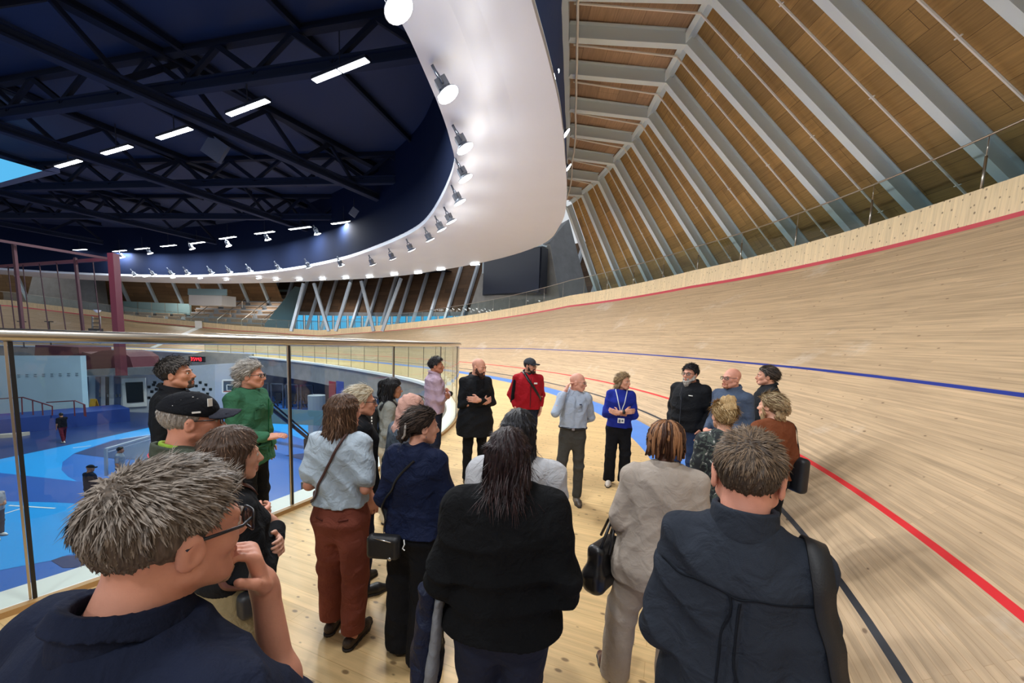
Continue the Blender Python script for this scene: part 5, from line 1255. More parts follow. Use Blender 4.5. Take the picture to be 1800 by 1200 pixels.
# 3 man with black cap
f = Fig('man in black baseball cap and glasses, olive overshirt over a lime tee shirt', spot(318, 690, 1.775), 42, 1.775, 'm', 1.05, (10, -1, 0), 'cc8f76', ('down', 'front'), belly=.03)
f.body(); OL = cloth('olive_overshirt', '434a40', .12, 260); LIME = cloth('lime_tee', '9cc04c', .08)
f.top('overshirt', OL, .84, .030, .9, 1, seed=2.2); f.collar(OL, .098, .090, 1.415, 1.475, 'collar', .008); f.collar(LIME, .074, .066, 1.43, 1.485, 'tee_collar', .006)
S = SDF(); S.box((.0, .150, 1.30), (.035, .02, .16), None, .01); f.sub('tee_front', S, .007, LIME)
mb = MB(); mb.box((-.035, -.098, 1.455), (.075, .012, .05), Matrix.Rotation(-.5, 3, 'X')); mb.build('tag', mat('pink_tag', 'f0566c', .6), f.root)
f.trousers(DEN).shoes(DS); f.hair('short', '8c8680', 'b9b4ae', .005, .0, n=900, ln=.012, seed=2.0); f.cap_hat(cloth('cap_black', '15171c', .06), cloth('cap_brim', '2c2e38', .06)); f.glasses(); f.brows('8c8680').beard('b9aca2', .25)
mb = MB(); mb.box(f.hp(.062, .062, .085), (.004, .02, .035), Matrix.Rotation(.5, 3, 'Z')); mb.box(f.hp(.089, .015, .047), (.004, .03, .007)); mb.build('cap_mark', M_WHITE, f.root)

# 4 woman with long brown hair
f = Fig('woman with straight brown hair, black sweater and khaki trousers, behind the foreground man', spot(388, 752, 1.66), 34, 1.66, 'f', 1.08, (8, -3, 0), 'd2a088', ('crossB', 'crossA'))
f.body(); f.top('sweater', BLK, 1.03, .020, .5, 1, seed=3.0, collar=None); f.trousers(cloth('khaki', '857656', .1), (.122, .11, .10), .07, 1.09, .022).shoes(DS)
f.hair('long', '44342a', '6d5442', .010, .008, .30, .132, n=3500, ln=.09, lift=.01, back=.17, seed=3.1, front=[(-1, .0), (-.1, .005), (-.05, .018), (0, .030), (.04, .06), (.07, .085), (.1, .13)])
bg_ = f.thing('shoulder_bag', 'small black bag on a brown leather strap of the brown haired woman', 'bag', (.24, .05, .93))
f.strap('strap', [(.05, .10, 1.40), (.075, .0, 1.47), (.09, -.08, 1.40), (.14, -.12, 1.25), (.19, -.10, 1.12), (.215, -.02, 1.04)], .026, mat('strap_brown', '5b332a', .5), parent=bg_)
S = SDF(); S.box((.215, .03, 1.0), (.035, .07, .055), None, .025); f.put(S, .008, 'pouch', M_BAGBLK, bg_)

# 5 man in green jacket
f = Fig('man in bright green work jacket with wavy grey hair and glasses, before the balustrade', spot(434, 636, 1.79), 88, 1.79, 'm', 1.02, (-12, 2, 0), 'cf957c', ('pocket', ((.235, .02, 1.10), (.16, .24, 1.06), (-.5, .85, .1), (-.3, -.2, -1), .25)), ((-.11, .0), (.12, .03)))
f.body(); GR = cloth('green_jacket', '3a6b50', .12, 260, .3); f.top('work_jacket', GR, .80, .034, .95, 1, (.072, .062, .050), seed=4.1, flare=.015, amp=.006); f.collar(GR, .112, .094, 1.41, 1.475, 'collar', .008)
f.collar(BLK, .078, .068, 1.43, 1.49, 'shirt_collar'); f.trousers(BLKT, (.10, .078, .07), .14).shoes(mat('boot_dark', '231f1c', .5), 'boot')
mb = MB(); mb.bar((-.008, .178, 1.38), (-.008, .165, .84), .008, .006, (1, 0, 0)); mb.build('placket', cloth('green_seam', '1c5534', .1), f.root)
for x_, z_ in ((-.10, 1.32), (.10, 1.32), (-.12, 1.02), (.12, 1.02)): f.strap('pocket', [(x_, .2, z_), (x_, .2, z_ - .05), (x_, .2, z_ - .11)], .10 if z_ > 1.2 else .13, GR, lift=.001, th=.005)
f.hair('back', '8f8a83', 'd0ccc5', .013, .022, n=2400, ln=.05, lift=.22, hl=[(-.12, -.11), (-.05, -.10), (-.015, -.06), (.01, -.03), (.03, .035), (.055, .062), (.08, .085), (.12, .1)], seed=4.4, band=[((0, -.085, -.06), (.065, .035, .05))]); f.brows('8f8a83').glasses()

# 6 blonde woman with dark glasses
f = Fig('woman with short blonde hair and dark glasses in black vest, beside the brown bob', spot(628, 679, 1.68), 50, 1.68, 'f', 1.0, (12, 0, 0), 'd39c82', ('down', 'down'))
f.body(); f.top('vest', BLKJ, .85, .024, .6, .3, (.07, .06, .05), seed=5.0, collar=True, flare=.01); f.trousers(DEN).shoes(DS)
f.hair('back', 'b9aa90', 'e8dfcc', .012, .018, n=1800, ln=.06, lift=.12, hl=[(-.12, -.11), (-.05, -.10), (-.01, -.05), (.015, -.02), (.035, .04), (.06, .065), (.08, .082), (.12, .1)], seed=5.5, band=[((0, -.08, -.07), (.07, .04, .05))]); f.brows('a8977c').glasses('2a211f', True, wdt=.027, ht=.02)

# 7 woman with brown bob, pale blue blouse, rust trousers
f = Fig('woman with brown bob, pale blue blouse and rust coloured trousers, seen from behind', spot(598, 694, 1.68), 4, 1.68, 'f', .95, (30, 2, 0), 'c98f76', ('front', 'front'), ((-.10, .05), (.11, -.06)), h=.0055)
f.body(); PB = cloth('pale_blouse', 'a9b7c3', .05, 300, .3, .55); f.top('blouse', PB, .98, .024, .85, .36, (.078, .072, .06), h=.007, amp=.005, seed=6.0, flare=.02, cap_sleeve=True)
f.trousers(cloth('rust_trousers', '7d4437', .1, 280, .3), (.108, .09, .078), .10, 1.02, .020, h=.008); f.shoes(mat('leopard_flat', '3b2c22', .6, var=.5, vs=90), 'sandal')
for g in (-1, 1): mb = MB(); c_ = np.array([f.feet[0 if g < 0 else 1][0], f.feet[0 if g < 0 else 1][1]]); 
for g in (-1, 1): f.strap('pocket_trim', [(g * .13, -.16, .925), (g * .10, -.17, .92), (g * .06, -.18, .915)], .010, cloth('rust_dark', '5a2d25', .1), over=[f.tr], lift=.001)
f.hair('bob', '4a3528', '7a5b45', .011, .006, .17, .098, n=3500, ln=.08, lift=.01, seed=6.3, h=.005, back=.125); f.brows('4a3528')
bg_ = f.thing('crossbody_bag', 'thin brown crossbody strap with small purse on the pale blue blouse', 'bag', (-.2, .12, .95))
f.strap('strap', [(.06, .09, 1.38), (.075, .0, 1.475), (.055, -.10, 1.42), (-.01, -.14, 1.28), (-.09, -.15, 1.14), (-.15, -.13, 1.04), (-.21, -.04, .98), (-.19, .08, .98)], .016, mat('strap_thin', '4a2d27', .5), parent=bg_, over=[f.t, f.tr])
S = SDF(); S.box((-.18, .13, .94), (.09, .035, .06), None, .02); f.put(S, .008, 'purse', mat('purse_brown', '4a2d27', .5), bg_)

# 8 woman with long black hair, grey cardigan, backpack
f = Fig('woman with long black hair and glasses, grey cardigan and cream trousers', spot(684, 664, 1.63), 66, 1.63, 'f', 1.0, (6, 0, 0), 'b98468', ('down', 'front'))
f.body(); f.top('cardigan', cloth('grey_cardigan', '8d908a', .1, 220), .92, .020, .6, 1, seed=7.0); f.trousers(cloth('cream_trousers', 'bfb59f', .08), (.105, .10, .105), .06).shoes(mat('white_shoe', 'cfc9bd', .5))
f.hair('long', '0f0f12', '2a2a30', .012, .010, .30, .09, n=1800, ln=.09, lift=.01, seed=7.7, back=.10, front=[(-1, -.02), (-.1, -.01), (-.05, .015), (0, .028), (.03, .06), (.05, .10), (.1, .13)]); f.ball('ponytail', [((0, -.115, .05), (.04, .045, .05)), ((0, -.13, -.05), (.04, .035, .09)), ((0, -.12, -.18), (.032, .03, .08))], '0f0f12'); f.glasses('6a6560', r=.0014, sq=False)
bp = f.thing('backpack', 'black backpack with white lettering mark on the back of the cardigan woman', 'backpack', (0, -.22, 1.15))
S = SDF(); S.box((0, -.215, 1.17), (.135, .085, .215), None, .06); S.box((0, -.30, 1.08), (.11, .03, .10), None, .03, .02); f.put(S, .008, 'pack', M_BAGBLK, bp)
for g in (-1, 1): f.strap('strap', [(g * .10, -.14, 1.36), (g * .11, -.02, 1.455), (g * .115, .10, 1.36), (g * .13, .12, 1.18), (g * .15, .02, 1.02)], .05, M_BLKP, parent=bp)
mb = MB()
for k in range(6): mb.box((.138, -.20, 1.28 - k * .036), (.004, .014, .022))
f.putmb(mb, 'lettering', M_WHITE, bp, False)

# 9 woman in pink headscarf
f = Fig('woman in pale pink headscarf and grey-blue top with sunglasses on her head', spot(716, 692, 1.62), 42, 1.62, 'f', 1.08, (10, -6, 0), 'b98468', ('front', 'crossA'))
f.body(); f.top('long_top', cloth('greyblue_top', '596571', .1), .62, .024, .8, 1, seed=8.0, flare=.02); f.trousers(BLKT).shoes(DS)
S = SDF(); k = f.hs; S.ell(f.hp(0, -.014, .025), (.094, .112, .105), f.R, .01); S.ell(f.hp(0, -.05, -.07), (.085, .085, .10), f.R, .04); S.cap(f.hp(0, -.02, -.1), (0, .0, 1.42), .085, .11, .04); S.ell((0, .0, 1.40), (.155, .115, .06), None, .05); S.ell(f.hp(0, .105, -.02), (.056, .06, .082), f.R, .012, True)
S.post.append(lambda d, x, y, z: (d + .004 * np.sin(60 * z + 60 * x + 5 * np.sin(20 * y))).astype(F32)); f.sub('headscarf', S, .006, cloth('pink_scarf', 'c89c8e', .07, 280, .3, .8))
g_ = f.glasses('241a18', True); 
for c in list(g_.children): c.location = (0, 0, 0)
ax_ = f.R @ np.array([1, 0, 0]); M_ = Matrix.Translation(Vector(f.hp(0, 0, .03))) @ Matrix.Rotation(math.radians(48), 4, Vector(ax_)) @ Matrix.Translation(-Vector(f.hp(0, 0, .005))); g_.matrix_basis = M_

# 10 woman in navy top with bun and claw clip
f = Fig('woman in navy top and black wide trousers, dark hair held in a claw clip', spot(733, 716, 1.64), 16, 1.64, 'f', .97, (42, -4, 0), 'cf9a82', ('front', 'crossA'), ((-.10, .03), (.11, -.05)), h=.0055)
f.body(); f.top('blouse', cloth('navy_top', '131c37', .1, 280, .35, .7), .90, .024, .8, 1, (.072, .066, .055), h=.007, amp=.006, seed=9.0, flare=.02); f.trousers(BLKT, (.115, .115, .125), .05, 1.02, .016, h=.009); f.shoes(mat('brown_sandal', '43302a', .6), 'sandal')
f.hair('back', '2b2320', '54463e', .010, .010, n=1800, ln=.06, lift=.04, hl=[(-.12, -.075), (-.05, -.07), (-.02, -.045), (.0, -.005), (.02, .02), (.04, .05), (.07, .078), (.12, .1)], seed=9.4, h=.005); f.ball('hair_bun', [((0, -.115, -.035), (.05, .035, .045)), ((-.02, -.125, -.07), (.04, .03, .035)), ((.02, -.12, .0), (.03, .03, .03))], '2b2320', amp=.005)
mb = MB(); mb.tube([f.hp(.035, -.125, .03), f.hp(.055, -.13, -.0), f.hp(.052, -.13, -.045), f.hp(.03, -.135, -.07)], .007, 6); mb.build('hair_clip', mat('clip_grey', '9a938c', .4), f.root)
mb = MB(); mb.tube([f.hp(.083, .0, -.05), f.hp(.083, .0, -.058)], .004, 6); mb.build('earring', M_SILVER, f.root); f.brows('2b2320')
bg_ = f.thing('crossbody_bag', 'small black crossbody pouch with silver zip at the hip of the navy top', 'bag', (-.12, -.22, .87))
S = SDF(); S.box((-.10, -.205, .86), (.105, .04, .075), rotm(-12), .03); f.put(S, .006, 'pouch', M_BAGBLK, bg_)
mb = MB(); mb.bar((-.19, -.245, .925), (-.02, -.255, .925), .004, .006); mb.tube([(-.03, -.252, .815), (-.03, -.256, .815)], .012, 10); f.putmb(mb, 'zip', M_SILVER, bg_)
f.strap('strap', [(.05, -.12, 1.40), (-.06, -.14, 1.28), (-.15, -.13, 1.12), (-.20, -.13, .98), (-.18, -.18, .90)], .014, M_BLKP, parent=bg_, over=[f.t, f.tr])
mb = MB(); mb.tube([(.02, -.175, .91), (.03, -.185, .885), (.02, -.19, .86), (.035, -.19, .85)], .004, 6); mb.build('drawstring', M_WHITE, f.root)

# 11 man in pink shirt
f = Fig('man in pale pink shirt with arms folded, before the end of the glass', spot(764, 628, 1.80), 66, 1.80, 'm', 1.05, (22, 4, 0), 'b97c5f', ('crossB', 'crossA'), belly=.015)
f.body(); PK = cloth('pink_shirt', 'bba2b4', .05, 280, .3, .75); f.top('shirt', PK, .90, .022, .85, .95, seed=10.0, amp=.006, collar=True); f.trousers(DEN).shoes(DS)
f.hair('short', '1d1b1c', '3b3838', .008, .022, n=2000, ln=.034, lift=.22, seed=10.5, hl=[(-.12, -.075), (-.06, -.07), (-.02, -.045), (.012, -.01), (.025, .04), (.045, .065), (.07, .085), (.12, .1)]); f.brows('1d1b1c')
gg = f.glasses('161618', True); ax_ = f.R @ np.array([1, 0, 0]); gg.matrix_basis = Matrix.Translation(Vector(f.hp(0, 0, .045))) @ Matrix.Rotation(math.radians(40), 4, Vector(ax_)) @ Matrix.Translation(-Vector(f.hp(0, 0, .005)))
mb = MB(); A_ = f.arms[1]; q = A_['wr'] - A_['d'] * .03; mb.tube([q - A_['d'] * .014, q + A_['d'] * .014], .040, 12); mb.build('watch', M_BLKP, f.root, True)

# 12 tall bald man with beard in black coat
f = Fig('tall bald man with full reddish beard and long black coat, arms folded', spot(838, 628, 1.84), 152, 1.84, 'm', 1.0, (-30, -8, 0), 'd39c84', ('crossA', 'crossB'), ((-.11, .0), (.12, .05)))
f.body(); f.top('coat', BLKJ, .66, .026, .7, .95, seed=11.0, flare=.055, amp=.005); f.collar(BLKJ, .10, .088, 1.415, 1.485, 'collar', .009); f.trousers(BLKT, (.092, .066, .056)).shoes(mat('black_shoe', '121214', .3)); f.beard('3b231b', 1.25, .03); f.brows('5a3c2c')
S = SDF(); S.box((0, .142, 1.30), (.055, .01, .13), None, .008); f.sub('tee_front', S, .007, BLK)

# 13 man in red jacket with cap
f = Fig('bearded man in red zip jacket and dark grey cap', spot(930, 629, 1.82), 168, 1.82, 'm', 1.12, (-40, 0, 0), 'cf977e', ('pocket', 'pocket'), belly=.03)
f.body(); RD = cloth('red_jacket', 'a01824', .1, 280, .25, .8); f.top('jacket', RD, .88, .026, .9, .98, seed=12.0, amp=.005); f.collar(cloth('dark_collar', '26272c', .1), .100, .084, 1.41, 1.50, 'collar', .012); f.trousers(DEN).shoes(DS)
mb = MB(); mb.bar((0, .185, 1.40), (0, .195, .92), .01, .008, (1, 0, 0)); mb.build('zip', M_BLKP, f.root)
S = SDF(); S.cap((.225, .02, 1.34), (.255, -.0, 1.0), .03, .035); f.sub('side_panel', S, .008, BLK)
mb = MB(); mb.box((-.08, .182, 1.315), (.055, .006, .024)); mb.build('chest_patch', M_WHITE, f.root)
f.hair('short', '2a2220', None, .006, 0, n=500, ln=.012, seed=12.5); f.beard('2c201c', 1.0, .01); f.cap_hat(cloth('cap_grey', '3d4046', .08), cloth('cap_visor', '26282d', .06)); f.glasses('55504c', r=.0014); f.brows('2c201c')
bg_ = f.thing('sling_bag', 'dark sling strap across the red jacket', 'bag', (-.16, .05, 1.0)); f.strap('strap', [(.10, -.08, 1.42), (.085, .03, 1.45), (.03, .14, 1.36), (-.06, .17, 1.24), (-.15, .13, 1.10), (-.19, .03, 1.02)], .04, M_BLKP, parent=bg_)
S = SDF(); S.box((-.20, -.05, 1.0), (.04, .09, .07), None, .03); f.put(S, .009, 'pouch', M_BAGBLK, bg_)

# 14 bald man in pale blue shirt
f = Fig('slim bald man in pale blue shirt and dark grey trousers, hand raised to his neck', spot(1012, 654, 1.72), 186, 1.72, 'm', .96, (-72, -4, 0), 'd59f8a', ('back', 'ear'), ((-.10, .0), (.13, .06)))
f.body(); LB = cloth('pale_blue_shirt', 'a4b0c2', .06, 300, .3, .75); f.top('shirt', LB, 1.00, .016, .5, .97, seed=13.0, collar=True); f.trousers(cloth('grey_trousers', '43423f', .1), (.092, .068, .058), .07, 1.03).shoes(mat('taupe_shoe', '4a4038', .5))
mb = MB(); ring = f.torso(.022, 0); zi = int(np.argmin(abs(ring[0] - 1.0))); mb.tube([(ring[1][zi] * math.cos(a), (ring[2][zi] if math.sin(a) > 0 else ring[3][zi]) * math.sin(a), 1.0) for a in np.linspace(0, 2 * PI, 25)[:-1]], .016, 6, closed=True); mb.build('belt', M_BLKP, f.root, True)
mb = MB(); mb.box((0, ring[2][zi] + .016, 1.0), (.035, .008, .03)); mb.build('buckle', M_SILVER, f.root)
mb = MB(); mb.bar((0, .150, 1.42), (0, .130, 1.02), .012, .006, (1, 0, 0)); mb.build('placket', LB, f.root)
f.strap('pocket', [(-.075, .2, 1.335), (-.075, .2, 1.28), (-.075, .2, 1.23)], .085, LB, lift=.001, th=.003)
mb = MB(); mb.box((-.075, .148, 1.32), (.03, .006, .012)); mb.build('pocket_mark', mat('mark_navy', '2a3350', .6), f.root)
f.hair('short', 'a58d80', 'b9a598', .002, 0, n=0, hl=[(-.12, -.07), (-.02, -.05), (.0, .0), (.01, .2), (.12, .2)]) if False else None
f.glasses('6d5d55', r=.0013, sq=False).parent = f.root; f.brows('a58d80')

# 15 woman in blue sweater with badge
f = Fig('woman in royal blue sweater with folded arms and white lanyard badge', spot(1094, 656, 1.68), 190, 1.68, 'f', 1.02, (-52, 2, 0), 'd29c80', ('crossB', 'crossA'), ((-.12, .0), (.10, .02)))
f.body(); RB = cloth('royal_blue', '22308f', .1, 240, .2); f.top('sweater', RB, .90, .018, .5, .72, (.064, .058, .050), seed=14.0); f.trousers(BLKT, (.10, .084, .086), .05, 1.0).shoes(mat('cream_sneaker', 'c9beb0', .5))
f.hair('back', '7c664c', 'b59a72', .014, .014, n=1800, ln=.05, lift=.2, hl=[(-.12, -.12), (-.04, -.11), (.0, -.06), (.02, -.01), (.035, .04), (.06, .068), (.08, .085), (.12, .1)], seed=14.4, band=[((0, -.07, -.08), (.085, .05, .055)), ((.075, .0, -.06), (.025, .04, .05)), ((-.075, .0, -.06), (.025, .04, .05))]); f.brows('6b563e')
f.strap('lanyard', [(.06, -.04, 1.47), (.07, .05, 1.43), (.045, .13, 1.30), (.01, .145, 1.17), (0, .20, 1.09)], .014, mat('lanyard_white', 'd5dbe4', .5)); f.strap('lanyard', [(-.06, -.04, 1.47), (-.07, .05, 1.43), (-.045, .13, 1.30), (-.01, .145, 1.17), (0, .20, 1.09)], .014, mat('lanyard_white', 'd5dbe4', .5))
mb = MB(); mb.box((.0, .235, 1.035), (.095, .006, .07)); bd_ = mb.build('badge', M_WHITE, f.root); mb = MB(); mb.box((.02, .2395, 1.03), (.03, .004, .045)); mb.box((-.02, .2395, 1.035), (.025, .004, .03)); mb.build('badge_print', mat('badge_print', '5b6470', .5), bd_)
A_ = f.arms[1]; mb = MB(); q = A_['wr'] - A_['d'] * .02; mb.tube([q - A_['d'] * .016, q + A_['d'] * .016], .034, 12); mb.tube([q + np.array([0, .03, 0]), q + np.array([0, .042, .0])], .022, 14); mb.build('watch', M_BLKP, f.root, True)

# 16 bearded man in black jacket
f = Fig('man with long grey beard, dark hair and glasses in black jacket, on the blue band', spot(1217, 643, 1.84), 236, 1.84, 'm', 1.12, (0, 2, 0), 'd0987f', ('pocket', 'pocket'), ((-.12, 0), (.12, .04)), fz=.02, belly=.02)
f.body(); f.top('jacket', BLKJ, .86, .030, .9, 1, (.078, .068, .055), seed=15.0, amp=.007); f.collar(BLKJ, .098, .084, 1.42, 1.50, 'collar', .010); f.trousers(cloth('blue_jeans', '2b3a58', .15, 280), (.10, .08, .07)).shoes(DS)
mb = MB(); mb.bar((0, .182, 1.42), (0, .18, .90), .01, .006, (1, 0, 0)); mb.tube([(.02, .165, 1.42), (.03, .175, 1.33), (.01, .178, 1.26)], .004, 5); mb.build('zip', mat('zip_dark', '3a3d44', .4), f.root); mb = MB(); mb.box((-.11, .166, 1.33), (.055, .006, .01)); mb.build('chest_mark', M_WHITE, f.root)
f.hair('short', '1b1a1c', '38363a', .010, .022, n=1600, ln=.03, lift=.25, seed=15.5); f.beard('9c9891', 1.25, .03); f.glasses('2a2522', r=.0022); f.brows('1b1a1c')

# 17 bald man with glasses in slate shirt
f = Fig('bald man with glasses and slate blue shirt, hands clasped, between two other men', spot(1291, 649, 1.84), 250, 1.84, 'm', 1.1, (4, 2, 0), 'd39a84', ('clasp', 'clasp'), fz=.02, belly=.02)
f.body(); SL = cloth('slate_shirt', '485468', .08, 260, .3); f.top('shirt', SL, .90, .022, .8, .95, seed=16.0, collar=True); f.collar(M_WHITE, .072, .064, 1.43, 1.475, 'tee_collar', .004); f.trousers(cloth('blue_jeans', '2b3a58', .15)).shoes(DS); f.glasses(); f.brows('9a6a55'); f.beard('b07a5f', .4)

# 18 dark haired man in black polo shirt
f = Fig('man with swept back dark hair and black short sleeved shirt, rightmost by the track', spot(1354, 648, 1.85), 292, 1.85, 'm', 1.08, (4, 2, 0), 'd09a80', ('down', 'front'), fz=.03)
f.body(); f.top('shirt', cloth('black_shirt', '202226', .15, 240), .90, .022, .8, .48, (.08, .07, .06), seed=17.0, collar=True); f.trousers(DEN).shoes(DS)
f.hair('back', '2f2823', '5a4d44', .010, .020, n=2000, ln=.05, lift=.12, seed=17.5); f.brows('2f2823')

# 19 woman with top bun, floral blouse
f = Fig('woman with curly blonde top bun and dark floral blouse, seen from behind', spot(1277, 706, 1.66), 12, 1.66, 'f', 1.0, (-6, 0, 0), 'd6a58a', ('front', 'front'))
f.body(); f.top('blouse', floral(), .88, .020, .6, .9, seed=18.0, flare=.02); f.trousers(BLKT).shoes(DS)
f.hair('back', '97794e', 'd0b688', .011, .010, n=2200, ln=.05, lift=.1, hl=[(-.12, -.075), (-.05, -.065), (-.02, -.04), (.0, -.005), (.02, .02), (.04, .05), (.07, .078), (.12, .1)], seed=18.4, h=.005); f.ball('hair_bun', [((0, -.065, .135), (.05, .045, .042)), ((.03, -.05, .15), (.03, .028, .025)), ((-.03, -.075, .135), (.032, .032, .032)), ((0, -.10, .09), (.05, .03, .035))], 'b3966a', amp=.006)
bg_ = f.thing('shoulder_bag', 'black bag at the hip of the woman in the floral blouse', 'bag', (0, -.2, .8)); S = SDF(); S.box((.02, -.20, .82), (.15, .07, .12), None, .04); f.put(S, .009, 'bag_body', M_BAGBLK, bg_); f.strap('strap', [(.10, -.05, 1.44), (.10, -.12, 1.30), (.12, -.15, 1.1), (.12, -.18, .93)], .025, M_BLKP, parent=bg_, over=[f.t])

# 20 woman with loose updo, rust top
f = Fig('woman with loose wavy blonde updo and rust brown top, turned towards the men', spot(1364, 692, 1.68), 352, 1.68, 'f', 1.06, (-22, -2, 0), 'd9a88e', ('down', 'down'))
f.body(); f.top('top', cloth('rust_top', '75422a', .08), .90, .022, .7, .95, seed=19.0); f.trousers(BLKT).shoes(DS)
f.hair('back', '80694c', 'c9b48c', .012, .012, n=2200, ln=.06, lift=.12, hl=[(-.12, -.09), (-.05, -.08), (-.02, -.05), (.01, -.03), (.03, .03), (.05, .055), (.07, .078), (.12, .1)], seed=19.4, h=.005); f.ball('hair_bun', [((.0, -.11, .03), (.06, .045, .055)), ((.03, -.12, -.03), (.045, .035, .045)), ((-.02, -.1, -.07), (.05, .035, .05)), ((.02, -.095, -.12), (.035, .025, .05)), ((-.075, .02, -.09), (.014, .014, .07))], '9a8260', amp=.007)
bg_ = f.thing('shoulder_bag', 'tall black bag hanging at the right side of the rust brown top', 'bag', (.25, -.02, .95)); S = SDF(); S.box((.255, -.03, .95), (.05, .14, .17), None, .04); f.put(S, .009, 'bag_body', M_BAGBLK, bg_); f.strap('strap', [(.13, .02, 1.45), (.19, -.05, 1.36), (.24, -.05, 1.2), (.25, -.04, 1.1)], .022, M_BLKP, parent=bg_, over=[f.t])

# 21 person with locs and beige suit
f = Fig('person with short brown locs in beige suit, holding a black handbag, seen from behind', spot(1174, 743, 1.645), 16, 1.645, 'f', 1.16, (2, -6, 0), '6b4433', (((.235, -.02, 1.10), (.22, .14, .97), (-.3, .5, -.8), (-1, 0, 0), .9), 'front'), ((-.20, .02), (.12, -.10)), h=.006)
f.body(); BG = cloth('beige_suit', 'a3988d', .06, 330, .2, .9)
f.top('blazer', BG, .76, .030, .9, .96, (.064, .060, .052), h=.007, amp=.005, seed=20.0, flare=.03, post=lambda d, x, y, z: d + np.where(y < 0, .004 * np.exp(-((x + .01) / .005) ** 2) * (z < 1.4) + .05 * np.clip((.93 - z) / .05, 0, 1) * np.exp(-((x - .035) / .006) ** 2), 0).astype(F32)); f.collar(BG, .092, .080, 1.42, 1.49, 'collar', .010, .2)
f.trousers(BG, (.108, .096, .09), .06, 1.0, .016, h=.009); f.shoes(mat('oxblood_loafer', '43201d', .3), 'shoe', turn=30)
lc = SDF(); rng = np.random.RandomState(5); lc.ell(f.hp(0, -.016, .038), np.array((.078, .10, .084)), f.R, .01); lc.ell(f.hp(0, .10, -.05), (.062, .06, .10), f.R, .01, True); f.sub('hair', lc, .007, hairmat('2e1d14'))
lk = MB(); lk.cur = 0
for i in range(140):
    a = -2.65 + 5.3 * ((i * .618034) % 1.0); th_ = a
    dirx, diry = math.sin(th_), -math.cos(th_); pts = []; Lh = .24 + .05 * rng.rand(); r0 = rng.uniform(-.004, .012)
    s0 = rng.uniform(.2, 1.0)
    for t in np.linspace(0, 1, 7):
        ang = s0 * .5 + t * (2.2 - s0 * .5); arc = min(ang, 1.62); rx = .084 + .008 * rng.rand(); ry = .106
        x = (rx + r0) * math.sin(arc) * dirx; y = -.016 + (ry + r0) * math.sin(arc) * diry; z = .036 + (.094 + r0 * .6) * math.cos(arc)
        if ang > 1.62: z -= (ang - 1.62) * (.11 + .09 * math.sin(i * 7.3)); x *= 1 + .1 * (ang - 1.62); y = -.016 + (y + .016) * (1 - .02 * (ang - 1.62))
        pts.append(f.hp(x + rng.randn() * .002, y + rng.randn() * .002, z))
    if abs(a) > 2.0: pts = pts[:4]
    lk.cur = int(rng.rand() < .4); lk.tube(pts, [.006, .0075, .0080, .0082, .008, .0078, .006][:len(pts)], 6)
lk.build('locs', None, f.root, True, [hairmat('3a2114'), hairmat('8a6040')])
bg_ = f.thing('handbag', 'large black leather handbag held at the left side of the beige suit', 'handbag', (-.29, .02, .78))
S = SDF(); S.box((-.31, .02, .80), (.055, .135, .13), rotm(28), .04); S.box((-.31, .02, .71), (.075, .165, .075), rotm(28), .06, .06); S.post.append(wrinkle(.004, 5.0, 1.2)); f.put(S, .008, 'bag_body', mat('leather_black', '131315', .32, bump=.3, bs=60), bg_)
for o_ in (-.03, .03):
    mb = MB(); mb.tube([(-.31 + o_, -.09, .90), (-.28 + o_ * .6, -.04, 1.02), (-.262, .08, 1.10), (-.28 + o_ * .6, .13, 1.02), (-.31 + o_, .14, .90)], .009, 8); f.putmb(mb, 'handle', M_BLKP, bg_)

# 22 man in the right foreground
f = Fig('man in the right foreground seen from behind, brown hair and dark denim shirt', spot(1322, 764, 1.815), 32, 1.815, 'm', .86, (0, -4, 0), 'd0937c', (((.20, -.05, 1.10), (.12, .205, 1.06), (-.6, .7, .1), (-.6, -.6, 0), .6), ((.20, -.05, 1.10), (.12, .205, 1.06), (-.6, .7, .1), (-.6, -.6, 0), .6)), h=.005, ear=1.22)
DK = cloth('dark_denim_shirt', '2a2f38', .12, 420, .3)
yk = lambda d, x, y, z: (d + np.where(y < .02, .0035 * np.exp(-((z - 1.315 - .25 * x * x) / .0035) ** 2) + .006 * (z < 1.31) * (np.exp(-((x + .012) / .006) ** 2) + np.exp(-((x - .022) / .006) ** 2)) - .004 * (z < 1.31) * np.exp(-((x - .005) / .008) ** 2), 0) + .0035 * np.exp(-((np.abs(x) - .215 - .1 * (z - 1.4)) / .0035) ** 2) * (z > 1.2)).astype(F32)
f.body(); f.top('shirt', DK, .84, .028, .9, .97, (.066, .060, .05), h=.0055, amp=.0042, seed=21.0, flare=.01, post=yk); f.collar(DK, .084, .076, 1.432, 1.516, 'collar', .008, .12); f.trousers(DEN).shoes(DS)
f.hair('short', '41352b', '6b5845', .006, .018, n=7000, ln=.024, lift=.10, hl=[(-.12, -.118), (-.06, -.108), (-.03, -.07), (.0, -.025), (.02, .01), (.035, .045), (.055, .066), (.075, .082), (.12, .1)], seed=21.3)
SE_ = cloth('denim_seam', '161a21', .1)
f.strap('yoke_seam', [(-.19, -.06, 1.33), (-.12, -.16, 1.315), (0, -.2, 1.31), (.12, -.16, 1.315), (.19, -.06, 1.33)], .005, SE_, lift=-.001, th=.003)
for q_ in (-.018, .026): f.strap('pleat', [(q_, -.2, 1.305), (q_ * 1.2, -.2, 1.15), (q_ * 1.5, -.2, .98)], .006, SE_, lift=-.001, th=.003)
